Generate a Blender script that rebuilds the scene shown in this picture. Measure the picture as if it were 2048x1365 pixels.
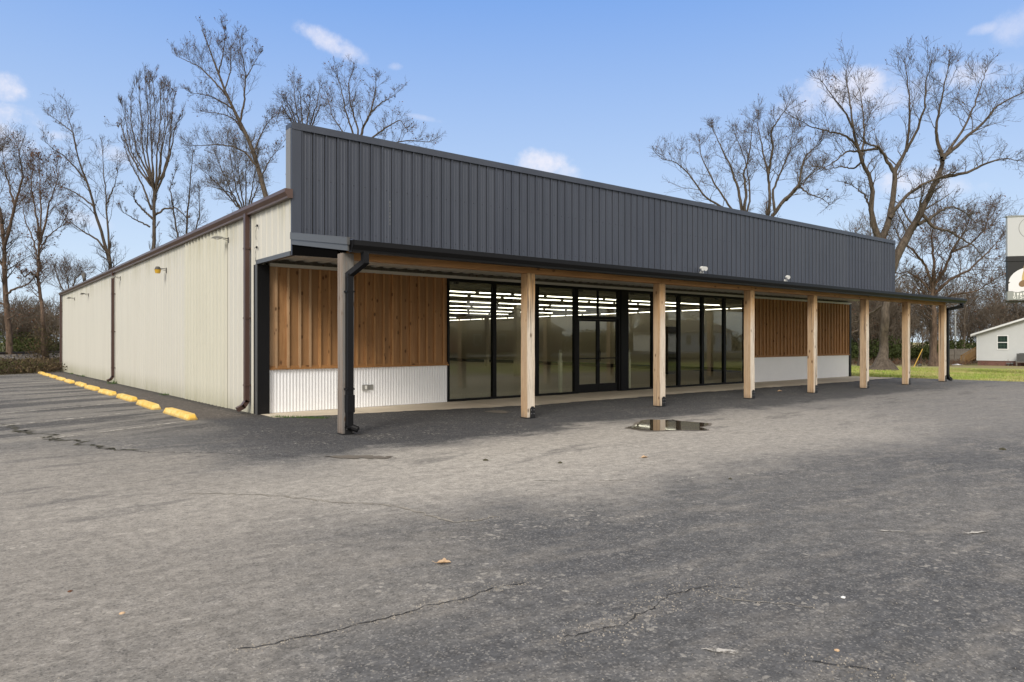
import bpy, math, random
import numpy as np
from mathutils import Vector
random.seed(7); RNG = np.random.default_rng(11)
for o in list(bpy.data.objects): bpy.data.objects.remove(o)
S = bpy.context.scene; COL = S.collection

# ------------------------------------------------------------------ camera
FPX = 1408.56; TH = math.radians(51.66); CH = 1.45
FW = np.array([math.cos(TH), math.sin(TH), 0.]); RT = np.array([math.sin(TH), -math.cos(TH), 0.])
cd = bpy.data.cameras.new('camera'); cam = bpy.data.objects.new('camera', cd); COL.objects.link(cam)
cd.sensor_width = 36; cd.lens = FPX/2048*36; cd.clip_end = 3000; cd.clip_start = .05
cam.location = (0, 0, CH); cam.rotation_euler = (math.radians(90), 0, TH-math.radians(90))
S.camera = cam
# ------------------------------------------------------------------ light
SUN_EL, SUN_AZ = 36, 214          # azimuth measured counter-clockwise from +X: light comes from front left
S.view_settings.view_transform = 'Standard'; S.view_settings.look = 'None'
S.view_settings.exposure = 1.05; S.view_settings.gamma = 1
sl = bpy.data.lights.new('sun', 'SUN'); sl.energy = 1.3; sl.angle = math.radians(22); sl.color = (1, .94, .85)
so = bpy.data.objects.new('sun', sl); COL.objects.link(so)
a, e = math.radians(SUN_AZ), math.radians(SUN_EL)
sdir = Vector((math.cos(a)*math.cos(e), math.sin(a)*math.cos(e), math.sin(e)))
so.rotation_euler = sdir.to_track_quat('Z', 'Y').to_euler()
W = bpy.data.worlds.new('World'); S.world = W; W.use_nodes = True
wt = W.node_tree; wt.nodes.clear()

class NT:
    def __init__(s, tree): s.t = tree; s.n = tree.nodes; s.l = tree.links
    def node(s, typ, **kw):
        n = s.n.new(typ)
        for k, v in kw.items(): setattr(n, k, v)
        return n
    def put(s, sock, v):
        if isinstance(v, bpy.types.NodeSocket): s.l.new(v, sock)
        elif isinstance(v, (tuple, list)):
            sock.default_value = tuple(v) if len(v) == len(sock.default_value) else tuple(v)+(1,)
        else: sock.default_value = v
    def m(s, op, a, b=0., c=0., clamp=False):
        n = s.node('ShaderNodeMath', operation=op, use_clamp=clamp)
        for i, v in enumerate((a, b, c)): s.put(n.inputs[i], v)
        return n.outputs[0]
    def vm(s, op, a, b=(0, 0, 0)):
        n = s.node('ShaderNodeVectorMath', operation=op); s.put(n.inputs[0], a); s.put(n.inputs[1], b)
        return n.outputs['Value'] if op in ('DOT_PRODUCT', 'LENGTH') else n.outputs[0]
    def mix(s, f, a, b, bl='MIX'):
        n = s.node('ShaderNodeMix', data_type='RGBA', blend_type=bl)
        s.put(n.inputs[0], f); s.put(n.inputs[6], a); s.put(n.inputs[7], b); return n.outputs[2]
    def noise(s, vec, sc, det=4, rough=.55, out=0):
        n = s.node('ShaderNodeTexNoise'); s.put(n.inputs['Vector'], vec)
        n.inputs['Scale'].default_value = sc; n.inputs['Detail'].default_value = det; n.inputs['Roughness'].default_value = rough
        return n.outputs[out]
    def vor(s, vec, sc, out='Distance'):
        n = s.node('ShaderNodeTexVoronoi'); s.put(n.inputs['Vector'], vec); n.inputs['Scale'].default_value = sc
        return n.outputs[out]
    def white(s, vec):
        n = s.node('ShaderNodeTexWhiteNoise', noise_dimensions='3D'); s.put(n.inputs['Vector'], vec); return n.outputs[0]
    def step(s, v, lo, hi):
        n = s.node('ShaderNodeMapRange', interpolation_type='SMOOTHSTEP'); s.put(n.inputs[0], v)
        n.inputs[1].default_value = lo; n.inputs[2].default_value = hi; return n.outputs[0]
    def xyz(s, vec):
        n = s.node('ShaderNodeSeparateXYZ'); s.put(n.inputs[0], vec); return n.outputs
    def comb(s, x, y, z):
        n = s.node('ShaderNodeCombineXYZ')
        for i, v in enumerate((x, y, z)): s.put(n.inputs[i], v)
        return n.outputs[0]
    def bump(s, h, st, dist=.01):
        n = s.node('ShaderNodeBump'); n.inputs['Strength'].default_value = st; n.inputs['Distance'].default_value = dist
        s.put(n.inputs['Height'], h); return n.outputs[0]

w = NT(wt)
sky = w.node('ShaderNodeTexSky', sky_type='NISHITA', sun_disc=False)
sky.sun_elevation = e; sky.sun_rotation = math.radians(90-SUN_AZ); sky.air_density = 1.0; sky.dust_density = .6; sky.ozone_density = 1.6
tc = w.node('ShaderNodeTexCoord').outputs['Generated']
# the photographed sky is a paler, more violet blue than Nishita's near the horizon
up = w.xyz(tc)[2]
low = w.mix(w.m('POWER', w.m('DIVIDE', w.m('MAXIMUM', up, 0.), .5, 0, True), .95), (7.6, 8.9, 10.0), (1.5, 3.6, 8.6))
base = w.mix(.88, sky.outputs[0], low)
def pdir(px, py): 
    d = FW+(px-1024)/FPX*RT+np.array([0, 0, (683-py)/FPX]); return d/np.linalg.norm(d)
nz = w.noise(tc, 11, 9, .68); nz2 = w.noise(tc, 30, 6, .65)
# bright fill light added to the unseen sky overhead and behind the camera
cl = None
for (px, py, sx, sy, rot, amt) in ((668, 88, 66, 20, -23, .7), (10, 176, 32, 24, 0, .9), (12, 262, 70, 46, -8, 1.), (1085, 328, 62, 26, -8, .85), (1130, 345, 40, 18, 0, .6),
        (1700, 185, 115, 36, -4, .8), (1585, 215, 50, 22, 12, .4), (1775, 200, 60, 26, 0, .5), (1958, 150, 58, 24, -10, .8), (1822, 366, 66, 24, 0, .8), (1900, 376, 50, 18, 0, .55),
        (2030, 55, 34, 30, 30, .4), (1972, 58, 24, 10, 0, .4), (115, 272, 26, 10, 0, .55), (232, 310, 34, 16, -10, .5), (852, 238, 36, 6, -8, .3), (790, 134, 14, 7, 0, .3), (170, 440, 40, 14, -10, .35)):
    c = pdir(px, py); r = np.cross(c, [0, 0, 1]); r /= np.linalg.norm(r); u = np.cross(r, c)
    ra = math.radians(rot); e1 = r*math.cos(ra)+u*math.sin(ra); e2 = -r*math.sin(ra)+u*math.cos(ra)
    k = FPX*1.12
    A = w.m('MULTIPLY', w.vm('DOT_PRODUCT', tc, tuple(e1)), k/sx); B = w.m('MULTIPLY', w.vm('DOT_PRODUCT', tc, tuple(e2)), k/sy)
    d = w.m('ADD', w.m('MULTIPLY', A, A), w.m('MULTIPLY', B, B))
    d = w.m('ADD', d, w.m('MULTIPLY', w.m('SUBTRACT', .5, nz), 4.6)); d = w.m('ADD', d, w.m('MULTIPLY', w.m('SUBTRACT', .5, nz2), 3.0))
    mk = w.m('MULTIPLY', w.step(d, 1.5, -1.0), amt)
    mk = w.m('MULTIPLY', mk, w.m('GREATER_THAN', w.vm('DOT_PRODUCT', tc, tuple(c)), .9))
    cl = mk if cl is None else w.m('MAXIMUM', cl, mk)
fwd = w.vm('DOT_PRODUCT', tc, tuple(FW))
sky_fill = w.m('MAXIMUM', w.step(up, .52, .85), w.m('MULTIPLY', w.step(fwd, .3, -.3), w.step(up, -.02, .06)))
base = w.mix(w.m('MULTIPLY', sky_fill, w.m('ADD', .8, w.m('MULTIPLY', nz, .2))), base, (13.0, 12.2, 11.2))
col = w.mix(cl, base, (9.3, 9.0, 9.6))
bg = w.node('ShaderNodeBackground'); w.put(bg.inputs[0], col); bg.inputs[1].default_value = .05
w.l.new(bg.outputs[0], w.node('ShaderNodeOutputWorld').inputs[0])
S.cycles.max_bounces = 8; S.cycles.transparent_max_bounces = 24

# ------------------------------------------------------------------ helpers
MATS = {}
def mat(name, color, rough=.6, metal=0., spec=.5, build=None):
    m = bpy.data.materials.new(name); m.use_nodes = True; t = NT(m.node_tree)
    b = m.node_tree.nodes['Principled BSDF']
    t.put(b.inputs['Base Color'], color); b.inputs['Roughness'].default_value = rough; b.inputs['Metallic'].default_value = metal
    b.inputs['Specular IOR Level'].default_value = spec
    if build: build(t, b, t.node('ShaderNodeTexCoord').outputs['Object'])
    MATS[name] = m; return m
def gpos(t): return t.node('ShaderNodeNewGeometry').outputs['Position']
def gnor(t): return t.node('ShaderNodeNewGeometry').outputs['Normal']

def tag(o, label=None, cat=None, group=None, kind=None):
    if label: o['label'] = label
    if cat: o['category'] = cat
    if group: o['group'] = group
    if kind: o['kind'] = kind
    return o
def empty(name, loc, label, cat, group=None, rz=0):
    o = bpy.data.objects.new(name, None); COL.objects.link(o); o.location = loc; o.rotation_euler = (0, 0, rz)
    o.empty_display_size = .1
    return tag(o, label, cat, group)
def link(name, me, parent=None, m=None):
    o = bpy.data.objects.new(name, me); COL.objects.link(o)
    if parent is not None:
        o.parent = parent
    if m is not None: me.materials.append(m)
    return o
def copy_tree(o, parent=None):
    c = o.copy(); COL.objects.link(c); c.parent = parent
    for ch in o.children: copy_tree(ch, c)
    return c

class MB:
    def __init__(s): s.v = []; s.f = []; s.mi = []; s.cur = 0
    def add(s, vs, fs):
        b = len(s.v); s.v += [tuple(map(float, q)) for q in vs]; s.f += [tuple(b+i for i in f) for f in fs]; s.mi += [s.cur]*len(fs); return s
    def box(s, x0, x1, y0, y1, z0, z1):
        if x0 > x1: x0, x1 = x1, x0
        if y0 > y1: y0, y1 = y1, y0
        if z0 > z1: z0, z1 = z1, z0
        return s.add([(x0, y0, z0), (x1, y0, z0), (x1, y1, z0), (x0, y1, z0), (x0, y0, z1), (x1, y0, z1), (x1, y1, z1), (x0, y1, z1)],
              [(0, 3, 2, 1), (4, 5, 6, 7), (0, 1, 5, 4), (1, 2, 6, 5), (2, 3, 7, 6), (3, 0, 4, 7)])
    def prism(s, prof, axis, a0, a1, cap=True):
        """prof: closed 2-D outline; axis 'x': prof=(y,z); 'y': prof=(x,z); 'z': prof=(x,y)"""
        f = {'x': lambda p, a: (a, p[0], p[1]), 'y': lambda p, a: (p[0], a, p[1]), 'z': lambda p, a: (p[0], p[1], a)}[axis]
        n = len(prof); vs = [f(p, a0) for p in prof]+[f(p, a1) for p in prof]
        fs = [(i, (i+1) % n, n+(i+1) % n, n+i) for i in range(n)]
        if cap: fs += [tuple(range(n))[::-1], tuple(range(n, 2*n))]
        return s.add(vs, fs)
    def sheet(s, prof, f0, f1):
        n = len(prof); vs = [f0(p) for p in prof]+[f1(p) for p in prof]
        return s.add(vs, [(i, i+1, n+i+1, n+i) for i in range(n-1)])
    def tube(s, pts, r, k=8, cap=True):
        pts = [np.array(p, float) for p in pts]; n = len(pts); rr = r if hasattr(r, '__len__') else [r]*n
        vs = []; ref = None
        for i, p in enumerate(pts):
            t = pts[min(i+1, n-1)]-pts[max(i-1, 0)]; t = t/(np.linalg.norm(t)+1e-9)
            if ref is None: ref = np.array([0, 0, 1.]) if abs(t[2]) < .9 else np.array([1., 0, 0])
            a_ = np.cross(t, ref); a_ /= np.linalg.norm(a_)+1e-9; b_ = np.cross(t, a_)
            for j in range(k):
                q = 2*math.pi*(j+.5)/k; vs.append(p+rr[i]*(math.cos(q)*a_+math.sin(q)*b_))
        fs = [(i*k+j, i*k+(j+1) % k, (i+1)*k+(j+1) % k, (i+1)*k+j) for i in range(n-1) for j in range(k)]
        if cap: fs += [tuple(range(k))[::-1], tuple(range((n-1)*k, n*k))]
        return s.add(vs, fs)
    def build(s, name, m, parent=None, smooth=False, bevel=0, loc=(0, 0, 0)):
        me = bpy.data.meshes.new(name); me.from_pydata([tuple(np.array(v)-np.array(loc)) for v in s.v], [], s.f); me.update()
        import bmesh
        bm = bmesh.new(); bm.from_mesh(me); bmesh.ops.recalc_face_normals(bm, faces=bm.faces)
        if bevel: bmesh.ops.bevel(bm, geom=bm.edges[:], offset=bevel, segments=2, affect='EDGES', clamp_overlap=True)
        bm.to_mesh(me); bm.free()
        for q in (m if isinstance(m, (list, tuple)) else [m]): me.materials.append(q)
        if isinstance(m, (list, tuple)) and not bevel: me.polygons.foreach_set('material_index', s.mi)
        if smooth: me.polygons.foreach_set('use_smooth', [True]*len(me.polygons))
        o = link(name, me, parent); o.location = loc; return o

def zg(x, y):   # the ground falls gently to the back and to the right
    return -.0072*max(0, min(y, 70)-14)-.018*max(0, min(x, 90)-30)
def P(px, py, D):
    """photo pixel + distance along the view axis -> world point"""
    return np.array([0, 0, CH])+D*(FW+(px-1024)/FPX*RT)+np.array([0, 0, (683-py)/FPX*D])
def G(px, py, z=0.):
    return P(px, py, (CH-z)*FPX/(py-683))

# ------------------------------------------------------------------ materials
def m_asphalt(t, b, oc):
    p = gpos(t); x, y, z = t.xyz(p)
    wn = t.noise(p, .4, 9, .7, 1); wx, wy, _ = t.xyz(t.vm('SUBTRACT', wn, (.5, .5, .5)))
    X = t.m('ADD', x, t.m('MULTIPLY', wx, 6.5)); Y = t.m('ADD', y, t.m('MULTIPLY', wy, 3.4))
    def ell(cx, cy, rx, ry, soft=.5):
        a_ = t.m('DIVIDE', t.m('SUBTRACT', X, cx), rx); b_ = t.m('DIVIDE', t.m('SUBTRACT', Y, cy), ry)
        return t.step(t.m('ADD', t.m('MULTIPLY', a_, a_), t.m('MULTIPLY', b_, b_)), 1+soft, 1-soft)
    pa = t.comb(t.m('MULTIPLY', x, .42), t.m('MULTIPLY', t.m('ADD', y, t.m('MULTIPLY', x, .12)), 1.25), 0.)
    n1 = t.noise(pa, .55, 9, .68); n2 = t.noise(pa, 2.6, 8, .7); n3 = t.noise(p, 6.5, 6, .72)
    c = t.mix(t.step(n1, .36, .66), (.080, .080, .081), (.118, .115, .110))
    c = t.mix(t.m('MULTIPLY', ell(-.7, 7.2, 3.2, 4.6, .9), .95), c, (.26, .238, .205))
    c = t.mix(t.m('MULTIPLY', ell(-1.1, 4.2, 1.9, 2.6, .9), .7), c, (.20, .184, .16))
    c = t.mix(t.m('MULTIPLY', ell(8.2, 6.7, 6.2, 1.9, .9), .85), c, (.42, .385, .33))
    c = t.mix(t.m('MULTIPLY', ell(19, 6.4, 12., 3.2, .9), .6), c, (.225, .212, .195))
    c = t.mix(t.m('MULTIPLY', ell(7.2, 1.7, 2., 1.2, .9), .4), c, (.17, .160, .145))
    c = t.mix(t.m('MULTIPLY', t.step(n2, .46, .72), .6), c, (.235, .215, .187))
    c = t.mix(t.m('MULTIPLY', t.step(n2, .46, .28), .35), c, (.062, .062, .063))
    c = t.mix(t.m('MULTIPLY', t.step(n3, .52, .8), .35), c, (.24, .215, .185))
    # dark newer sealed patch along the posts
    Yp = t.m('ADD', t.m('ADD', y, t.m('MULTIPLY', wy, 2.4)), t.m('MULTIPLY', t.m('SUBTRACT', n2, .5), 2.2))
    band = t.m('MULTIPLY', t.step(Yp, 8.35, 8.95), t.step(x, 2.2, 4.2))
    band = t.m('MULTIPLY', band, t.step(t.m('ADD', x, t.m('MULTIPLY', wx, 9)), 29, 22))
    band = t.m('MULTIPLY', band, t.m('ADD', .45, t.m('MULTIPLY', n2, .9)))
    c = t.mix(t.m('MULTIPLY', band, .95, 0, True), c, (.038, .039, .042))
    # parking bays on the left: paler, streaked along X
    park = t.m('MULTIPLY', t.step(t.m('ADD', x, t.m('MULTIPLY', wx, .5)), 3.75, 3.35), t.step(t.m('ADD', y, t.m('MULTIPLY', wy, 2.)), 11.4, 12.8))
    c = t.mix(t.m('MULTIPLY', park, .85), c, (.18, .168, .149))
    st = t.noise(t.comb(t.m('MULTIPLY', t.m('SUBTRACT', x, t.m('MULTIPLY', y, .35)), .22), t.m('ADD', y, t.m('MULTIPLY', x, -.45)), 0.), .95, 8, .66)
    c = t.mix(t.m('MULTIPLY', park, t.m('MULTIPLY', t.step(st, .47, .56), .9)), c, (.055, .053, .052))
    c = t.mix(t.m('MULTIPLY', park, t.m('MULTIPLY', t.step(st, .44, .36), .6)), c, (.27, .25, .215))
    strip = t.m('MULTIPLY', t.step(x, 3.45, 3.7), t.step(y, 13.2, 14.2))
    c = t.mix(t.m('MULTIPLY', strip, .8), c, (.095, .078, .062))
    wall = t.m('MULTIPLY', t.step(t.m('ADD', x, t.m('MULTIPLY', wx, .4)), 4.3, 4.6), t.m('MULTIPLY', t.step(y, 13.2, 14.), t.m('LESS_THAN', x, 5)))
    c = t.mix(t.m('MULTIPLY', wall, .8), c, (.025, .023, .02))
    # tyre streaks in front of the puddle
    st2 = t.noise(t.comb(t.m('MULTIPLY', x, .25), t.m('ADD', y, t.m('MULTIPLY', x, -.12)), 0.), 2.1, 4, .6)
    c = t.mix(t.m('MULTIPLY', t.step(st2, .56, .66), t.m('MULTIPLY', t.step(y, 5, 7), .45)), c, (.065, .062, .06))
    v = t.vor(p, 95, 'Color'); vx = t.xyz(v)[0]
    c = t.mix(t.m('MULTIPLY', t.step(vx, .80, .96), .42), c, (.32, .30, .27))
    c = t.mix(t.m('MULTIPLY', t.step(vx, .24, .05), .38), c, (.03, .03, .03))
    v2 = t.xyz(t.vor(p, 34, 'Color'))[1]; cl_ = t.step(t.noise(p, 1.3, 5, .7), .46, .64)
    c = t.mix(t.m('MULTIPLY', t.m('MULTIPLY', t.step(v2, .90, .95), cl_), .5), c, (.40, .37, .32))
    f = t.noise(p, 9, 12, .92); g5 = t.noise(pa, 5, 10, .85)
    c = t.mix(.35, c, t.mix(t.step(g5, .3, .7), (.32, .32, .32), (.68, .68, .68)), 'OVERLAY')
    c = t.mix(.9, c, t.mix(t.step(f, .3, .7), (.22, .22, .22), (.78, .78, .78)), 'OVERLAY')
    t.put(b.inputs['Base Color'], c)
    h = t.m('ADD', t.m('MULTIPLY', t.noise(p, 120, 4, .7), .7), t.m('MULTIPLY', t.vor(p, 80), .5))
    t.put(b.inputs['Normal'], t.bump(h, .4, .004))
    t.put(b.inputs['Roughness'], t.m('SUBTRACT', .93, t.m('MULTIPLY', band, .1)))
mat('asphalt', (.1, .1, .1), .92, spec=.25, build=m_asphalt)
def m_concrete(t, b, oc):
    p = gpos(t); n = t.noise(p, 1.4, 7, .65); f = t.noise(p, 60, 4, .6)
    x, y, z = t.xyz(p)
    c = t.mix(t.step(n, .3, .7), (.52, .45, .34), (.66, .58, .46))
    c = t.mix(t.m('MULTIPLY', f, .5), c, (.58, .51, .40))
    c = t.mix(t.m('MULTIPLY', t.step(t.m('ADD', y, t.m('MULTIPLY', n, 1.6)), 13.3, 12.5), .6), c, (.20, .175, .145))
    j = t.m('LESS_THAN', t.m('ABSOLUTE', t.m('SUBTRACT', t.m('FRACT', t.m('MULTIPLY', t.m('ADD', x, 1.3), .32)), .5)), .0035)
    c = t.mix(t.m('MULTIPLY', j, .7), c, (.07, .06, .05))
    t.put(b.inputs['Base Color'], c); t.put(b.inputs['Normal'], t.bump(f, .3, .004))
mat('porch_concrete', (.3, .26, .2), .88, spec=.3, build=m_concrete)
def m_grass(t, b, oc):
    p = gpos(t); x, y, z = t.xyz(p); n = t.noise(p, .35, 6, .6); f = t.noise(p, 9, 5, .7)
    st = t.noise(t.comb(t.m('MULTIPLY', x, 1.), t.m('MULTIPLY', y, .22), 0.), .12, 4, .6)
    c = t.mix(t.step(n, .38, .62), (.20, .26, .05), (.29, .33, .09))
    c = t.mix(t.m('MULTIPLY', t.step(st, .47, .60), .75), c, (.42, .33, .17))
    c = t.mix(t.m('MULTIPLY', t.step(x, 58, 66), .8), c, (.26, .20, .11))
    c = t.mix(t.m('MULTIPLY', t.step(y, -6, -14), .95), c, (.075, .07, .045)); lf = t.step(t.m('ADD', x, t.m('MULTIPLY', n, 4)), 24, 18); c = t.mix(t.m('MULTIPLY', lf, .9), c, (.13, .115, .07))
    c = t.mix(t.m('MULTIPLY', t.step(f, .45, .7), .4), c, (.14, .18, .04))
    t.put(b.inputs['Base Color'], c); t.put(b.inputs['Normal'], t.bump(f, .8, .05))
mat('lawn', (.06, .09, .02), .95, spec=.15, build=m_grass)
def m_cream(k):
    def f_(t, b, oc):
        p = gpos(t); x, y, z = t.xyz(p); n = t.noise(t.comb(x, t.m('MULTIPLY', y, 1.), t.m('MULTIPLY', z, .12)), 2.5, 6, .65); m2 = t.noise(p, .8, 4)
        c = t.mix(t.step(n, .3, .75), k, tuple(v*.94 for v in k))
        dirt = t.m('MULTIPLY', t.m('MULTIPLY', t.step(z, 3.2, 4.0), t.step(n, .40, .66)), .45)
        c = t.mix(dirt, c, (.33, .31, .19)); c = t.mix(t.m('MULTIPLY', t.step(z, .5, -.15), t.m('MULTIPLY', n, 1.1)), c, (.30, .29, .19))
        t.put(b.inputs['Base Color'], c); t.put(b.inputs['Normal'], t.bump(t.noise(p, 5, 3), .08, .02))
    return f_
mat('cream_siding', (.5, .5, .4), .5, spec=.35, build=m_cream((.555, .54, .475)))
mat('greenish_siding', (.5, .5, .4), .5, spec=.35, build=m_cream((.53, .52, .44)))
def m_dark(t, b, oc):
    p = gpos(t); n = t.noise(t.comb(t.m('MULTIPLY', t.xyz(p)[0], 1.), t.xyz(p)[1], t.m('MULTIPLY', t.xyz(p)[2], .15)), 3, 6, .6)
    cell = t.white(t.comb(t.m('FLOOR', t.m('DIVIDE', t.xyz(p)[0], .916)), 0, 0))
    c = t.mix(t.step(n, .3, .75), (.036, .044, .064), (.052, .061, .084)); c = t.mix(t.m('MULTIPLY', cell, .35), c, (.068, .077, .096))
    t.put(b.inputs['Base Color'], c); t.put(b.inputs['Roughness'], t.m('ADD', .36, t.m('MULTIPLY', n, .2)))
    t.put(b.inputs['Normal'], t.bump(t.m('ADD', t.noise(p, 240, 2), t.m('MULTIPLY', t.noise(p, 6, 3), .9)), .16, .004))
mat('charcoal_metal', (.045, .048, .055), .45, spec=.5, build=m_dark)
mat('black_trim', (.006, .006, .007), .45, spec=.22)
mat('grey_trim', (.075, .076, .076), .4, spec=.5)
mat('unlit_black', (.004, .004, .004), .95, spec=0.)
mat('bronze_trim', (.004, .004, .004), .45, spec=.18)
mat('brown_metal', (.085, .047, .036), .38, spec=.5, build=lambda t, b, oc: t.put(b.inputs['Base Color'], t.mix(t.noise(oc, 3, 5), (.06, .034, .027), (.115, .066, .052))))
mat('brown_downspout', (.07, .038, .03), .42, spec=.5)
def m_corr(t, b, oc):
    n = t.noise(oc, 3, 5); t.put(b.inputs['Base Color'], t.mix(n, (.84, .85, .87), (.93, .94, .95)))
    t.put(b.inputs['Roughness'], t.m('ADD', .28, t.m('MULTIPLY', n, .3)))
mat('galvanised', (.6, .6, .6), .35, metal=.2, build=m_corr)
def m_soffit(t, b, oc): t.put(b.inputs['Base Color'], t.mix(t.noise(oc, 1.5, 6), (.44, .42, .37), (.62, .60, .55)))
mat('soffit_metal', (.6, .6, .55), .4, spec=.4, build=m_soffit)
def wood(c1, c2, knot=(.09, .04, .015), board=.227, off=4.875, grey=0., axis=0, gcol=(.36, .33, .30), cellamt=.55):
    def f_(t, b, oc):
        p = gpos(t); q = t.xyz(p); u = q[axis]
        cell = t.m('FLOOR', t.m('DIVIDE', t.m('SUBTRACT', u, off), board)); wn = t.white(t.comb(cell, 3.3, 1.1))
        sh = t.m('MULTIPLY', wn, 17.)
        if axis == 0: v = t.comb(t.m('MULTIPLY', q[0], 14), t.m('MULTIPLY', q[1], 14), t.m('ADD', t.m('MULTIPLY', q[2], 1.1), sh))
        else: v = t.comb(t.m('MULTIPLY', q[0], 1.0), t.m('MULTIPLY', q[1], 14), t.m('MULTIPLY', q[2], 14))
        g = t.noise(v, 1.4, 7, .65); g2 = t.noise(v, 6, 4, .7)
        c = t.mix(t.step(g, .3, .7), c1, c2); c = t.mix(t.m('MULTIPLY', g2, .35), c, tuple(k_*.5 for k_ in c1))
        c = t.mix(t.m('MULTIPLY', wn, cellamt), c, tuple(k_*.55 for k_ in c2)); c = t.mix(t.m('MULTIPLY', t.step(t.noise(p, 1.1, 6, .7), .48, .7), .45), c, tuple(k_*.45 for k_ in c2))
        if axis == 0: kv = t.comb(t.m('ADD', q[0], sh), q[1], t.m('MULTIPLY', q[2], .55))
        else: kv = t.comb(t.m('MULTIPLY', q[0], .55), q[1], q[2])
        k_ = t.vor(kv, 6.2); c = t.mix(t.m('MULTIPLY', t.step(k_, .20, .08), .85), c, knot)
        if grey: c = t.mix(t.m('MULTIPLY', t.step(t.noise(v, .7, 5), .62-grey*.6, .85-grey*.5), min(1, grey+.2)), c, gcol)
        t.put(b.inputs['Base Color'], c); t.put(b.inputs['Normal'], t.bump(g2, .35, .004))
    return f_
mat('cedar_boards', (.4, .2, .08), .62, spec=.3, build=wood((.32, .155, .06), (.52, .285, .125), cellamt=.85))
mat('batten_cedar', (.4, .2, .08), .62, spec=.3, build=wood((.40, .19, .07), (.60, .33, .14), board=.11, cellamt=.6))
mat('pale_cedar', (.5, .3, .17), .62, spec=.3, build=wood((.48, .28, .14), (.62, .41, .24)))
mat('beam_wood', (.4, .2, .08), .62, spec=.3, build=wood((.32, .155, .055), (.45, .235, .09), board=3.4, axis=2, off=-3, cellamt=0))
def m_post(tan1, tan2, greyc, gamt):
    def f_(t, b, oc):
        p = gpos(t); x, y, z = t.xyz(p); inf = t.node('ShaderNodeObjectInfo').outputs['Random']
        v = t.comb(t.m('MULTIPLY', x, 16), t.m('MULTIPLY', y, 16), t.m('ADD', t.m('MULTIPLY', z, .9), t.m('MULTIPLY', inf, 40)))
        g = t.noise(v, 1.2, 7, .68); g2 = t.noise(v, 5, 5, .7)
        c = t.mix(t.step(g, .3, .7), tan1, tan2)
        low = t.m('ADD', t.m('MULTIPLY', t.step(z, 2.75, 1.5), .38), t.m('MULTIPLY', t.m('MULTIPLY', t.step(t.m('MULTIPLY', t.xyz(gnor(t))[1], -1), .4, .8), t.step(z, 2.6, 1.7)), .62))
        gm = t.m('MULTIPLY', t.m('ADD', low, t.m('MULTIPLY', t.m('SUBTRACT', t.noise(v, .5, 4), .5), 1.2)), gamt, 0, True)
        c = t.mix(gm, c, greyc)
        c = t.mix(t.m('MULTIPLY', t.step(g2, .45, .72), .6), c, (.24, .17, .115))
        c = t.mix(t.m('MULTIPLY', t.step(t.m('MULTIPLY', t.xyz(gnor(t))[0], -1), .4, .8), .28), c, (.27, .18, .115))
        c = t.mix(t.m('MULTIPLY', t.step(t.vor(t.comb(x, y, t.m('ADD', t.m('MULTIPLY', z, .5), t.m('MULTIPLY', inf, 9))), 5.2), .16, .07), .85), c, (.11, .06, .03))
        crk = t.noise(t.comb(t.m('MULTIPLY', x, 30), t.m('MULTIPLY', y, 30), t.m('MULTIPLY', z, .35)), 1.0, 3); c = t.mix(t.m('MULTIPLY', t.step(crk, .60, .64), .8), c, (.06, .045, .035))
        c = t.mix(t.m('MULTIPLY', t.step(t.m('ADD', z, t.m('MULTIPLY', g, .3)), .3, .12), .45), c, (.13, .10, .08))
        t.put(b.inputs['Base Color'], c); t.put(b.inputs['Normal'], t.bump(g2, .5, .005))
    return f_
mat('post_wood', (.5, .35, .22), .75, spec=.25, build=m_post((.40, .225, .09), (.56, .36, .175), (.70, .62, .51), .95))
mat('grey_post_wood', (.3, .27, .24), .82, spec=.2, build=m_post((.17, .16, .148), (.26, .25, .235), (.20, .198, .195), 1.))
mat('bracket_metal', (.012, .012, .013), .4, spec=.5)
mat('bolt_metal', (.35, .35, .35), .35, metal=.8)
def m_yellow(t, b, oc):
    n = t.noise(gpos(t), 5, 7, .7); g = gpos(t); z = t.xyz(oc)[2]
    c = t.mix(t.step(n, .35, .7), (.70, .42, .06), (.78, .60, .24)); c = t.mix(t.m('MULTIPLY', t.step(t.noise(g, 13, 6, .75), .57, .66), .8), c, (.33, .30, .25))
    c = t.mix(t.m('MULTIPLY', t.step(z, .05, .0), .6), c, (.25, .17, .07))
    t.put(b.inputs['Base Color'], c); t.put(b.inputs['Normal'], t.bump(t.noise(g, 40, 4), .25, .004))
mat('yellow_paint', (.7, .45, .08), .75, spec=.3, build=m_yellow)
def m_line(t, b, oc):
    n = t.noise(gpos(t), 7, 6, .75); c = t.mix(t.step(n, .42, .62), (.46, .43, .38), (.17, .155, .13)); t.put(b.inputs['Base Color'], c)
    # worn right through in places
    tr = t.node('ShaderNodeBsdfTransparent'); mx = t.node('ShaderNodeMixShader'); t.put(mx.inputs[0], t.step(t.noise(gpos(t), 3.1, 8, .8), .47, .56))
    out = t.n['Material Output']; t.l.new(b.outputs[0], mx.inputs[1]); t.l.new(tr.outputs[0], mx.inputs[2]); t.l.new(mx.outputs[0], out.inputs[0])
mat('worn_white_paint', (.5, .5, .45), .85, build=m_line)
def m_bark(c1, c2):
    def f_(t, b, oc):
        p = oc; v = t.comb(t.m('MULTIPLY', t.xyz(p)[0], 5), t.m('MULTIPLY', t.xyz(p)[1], 5), t.xyz(p)[2]); n = t.noise(v, 1.6, 6, .7)
        t.put(b.inputs['Base Color'], t.mix(t.step(n, .3, .7), c1, c2)); t.put(b.inputs['Normal'], t.bump(n, .8, .05))
    return f_
mat('bark_grey', (.1, .08, .06), .9, spec=.15, build=m_bark((.05, .04, .031), (.13, .105, .082)))
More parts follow.
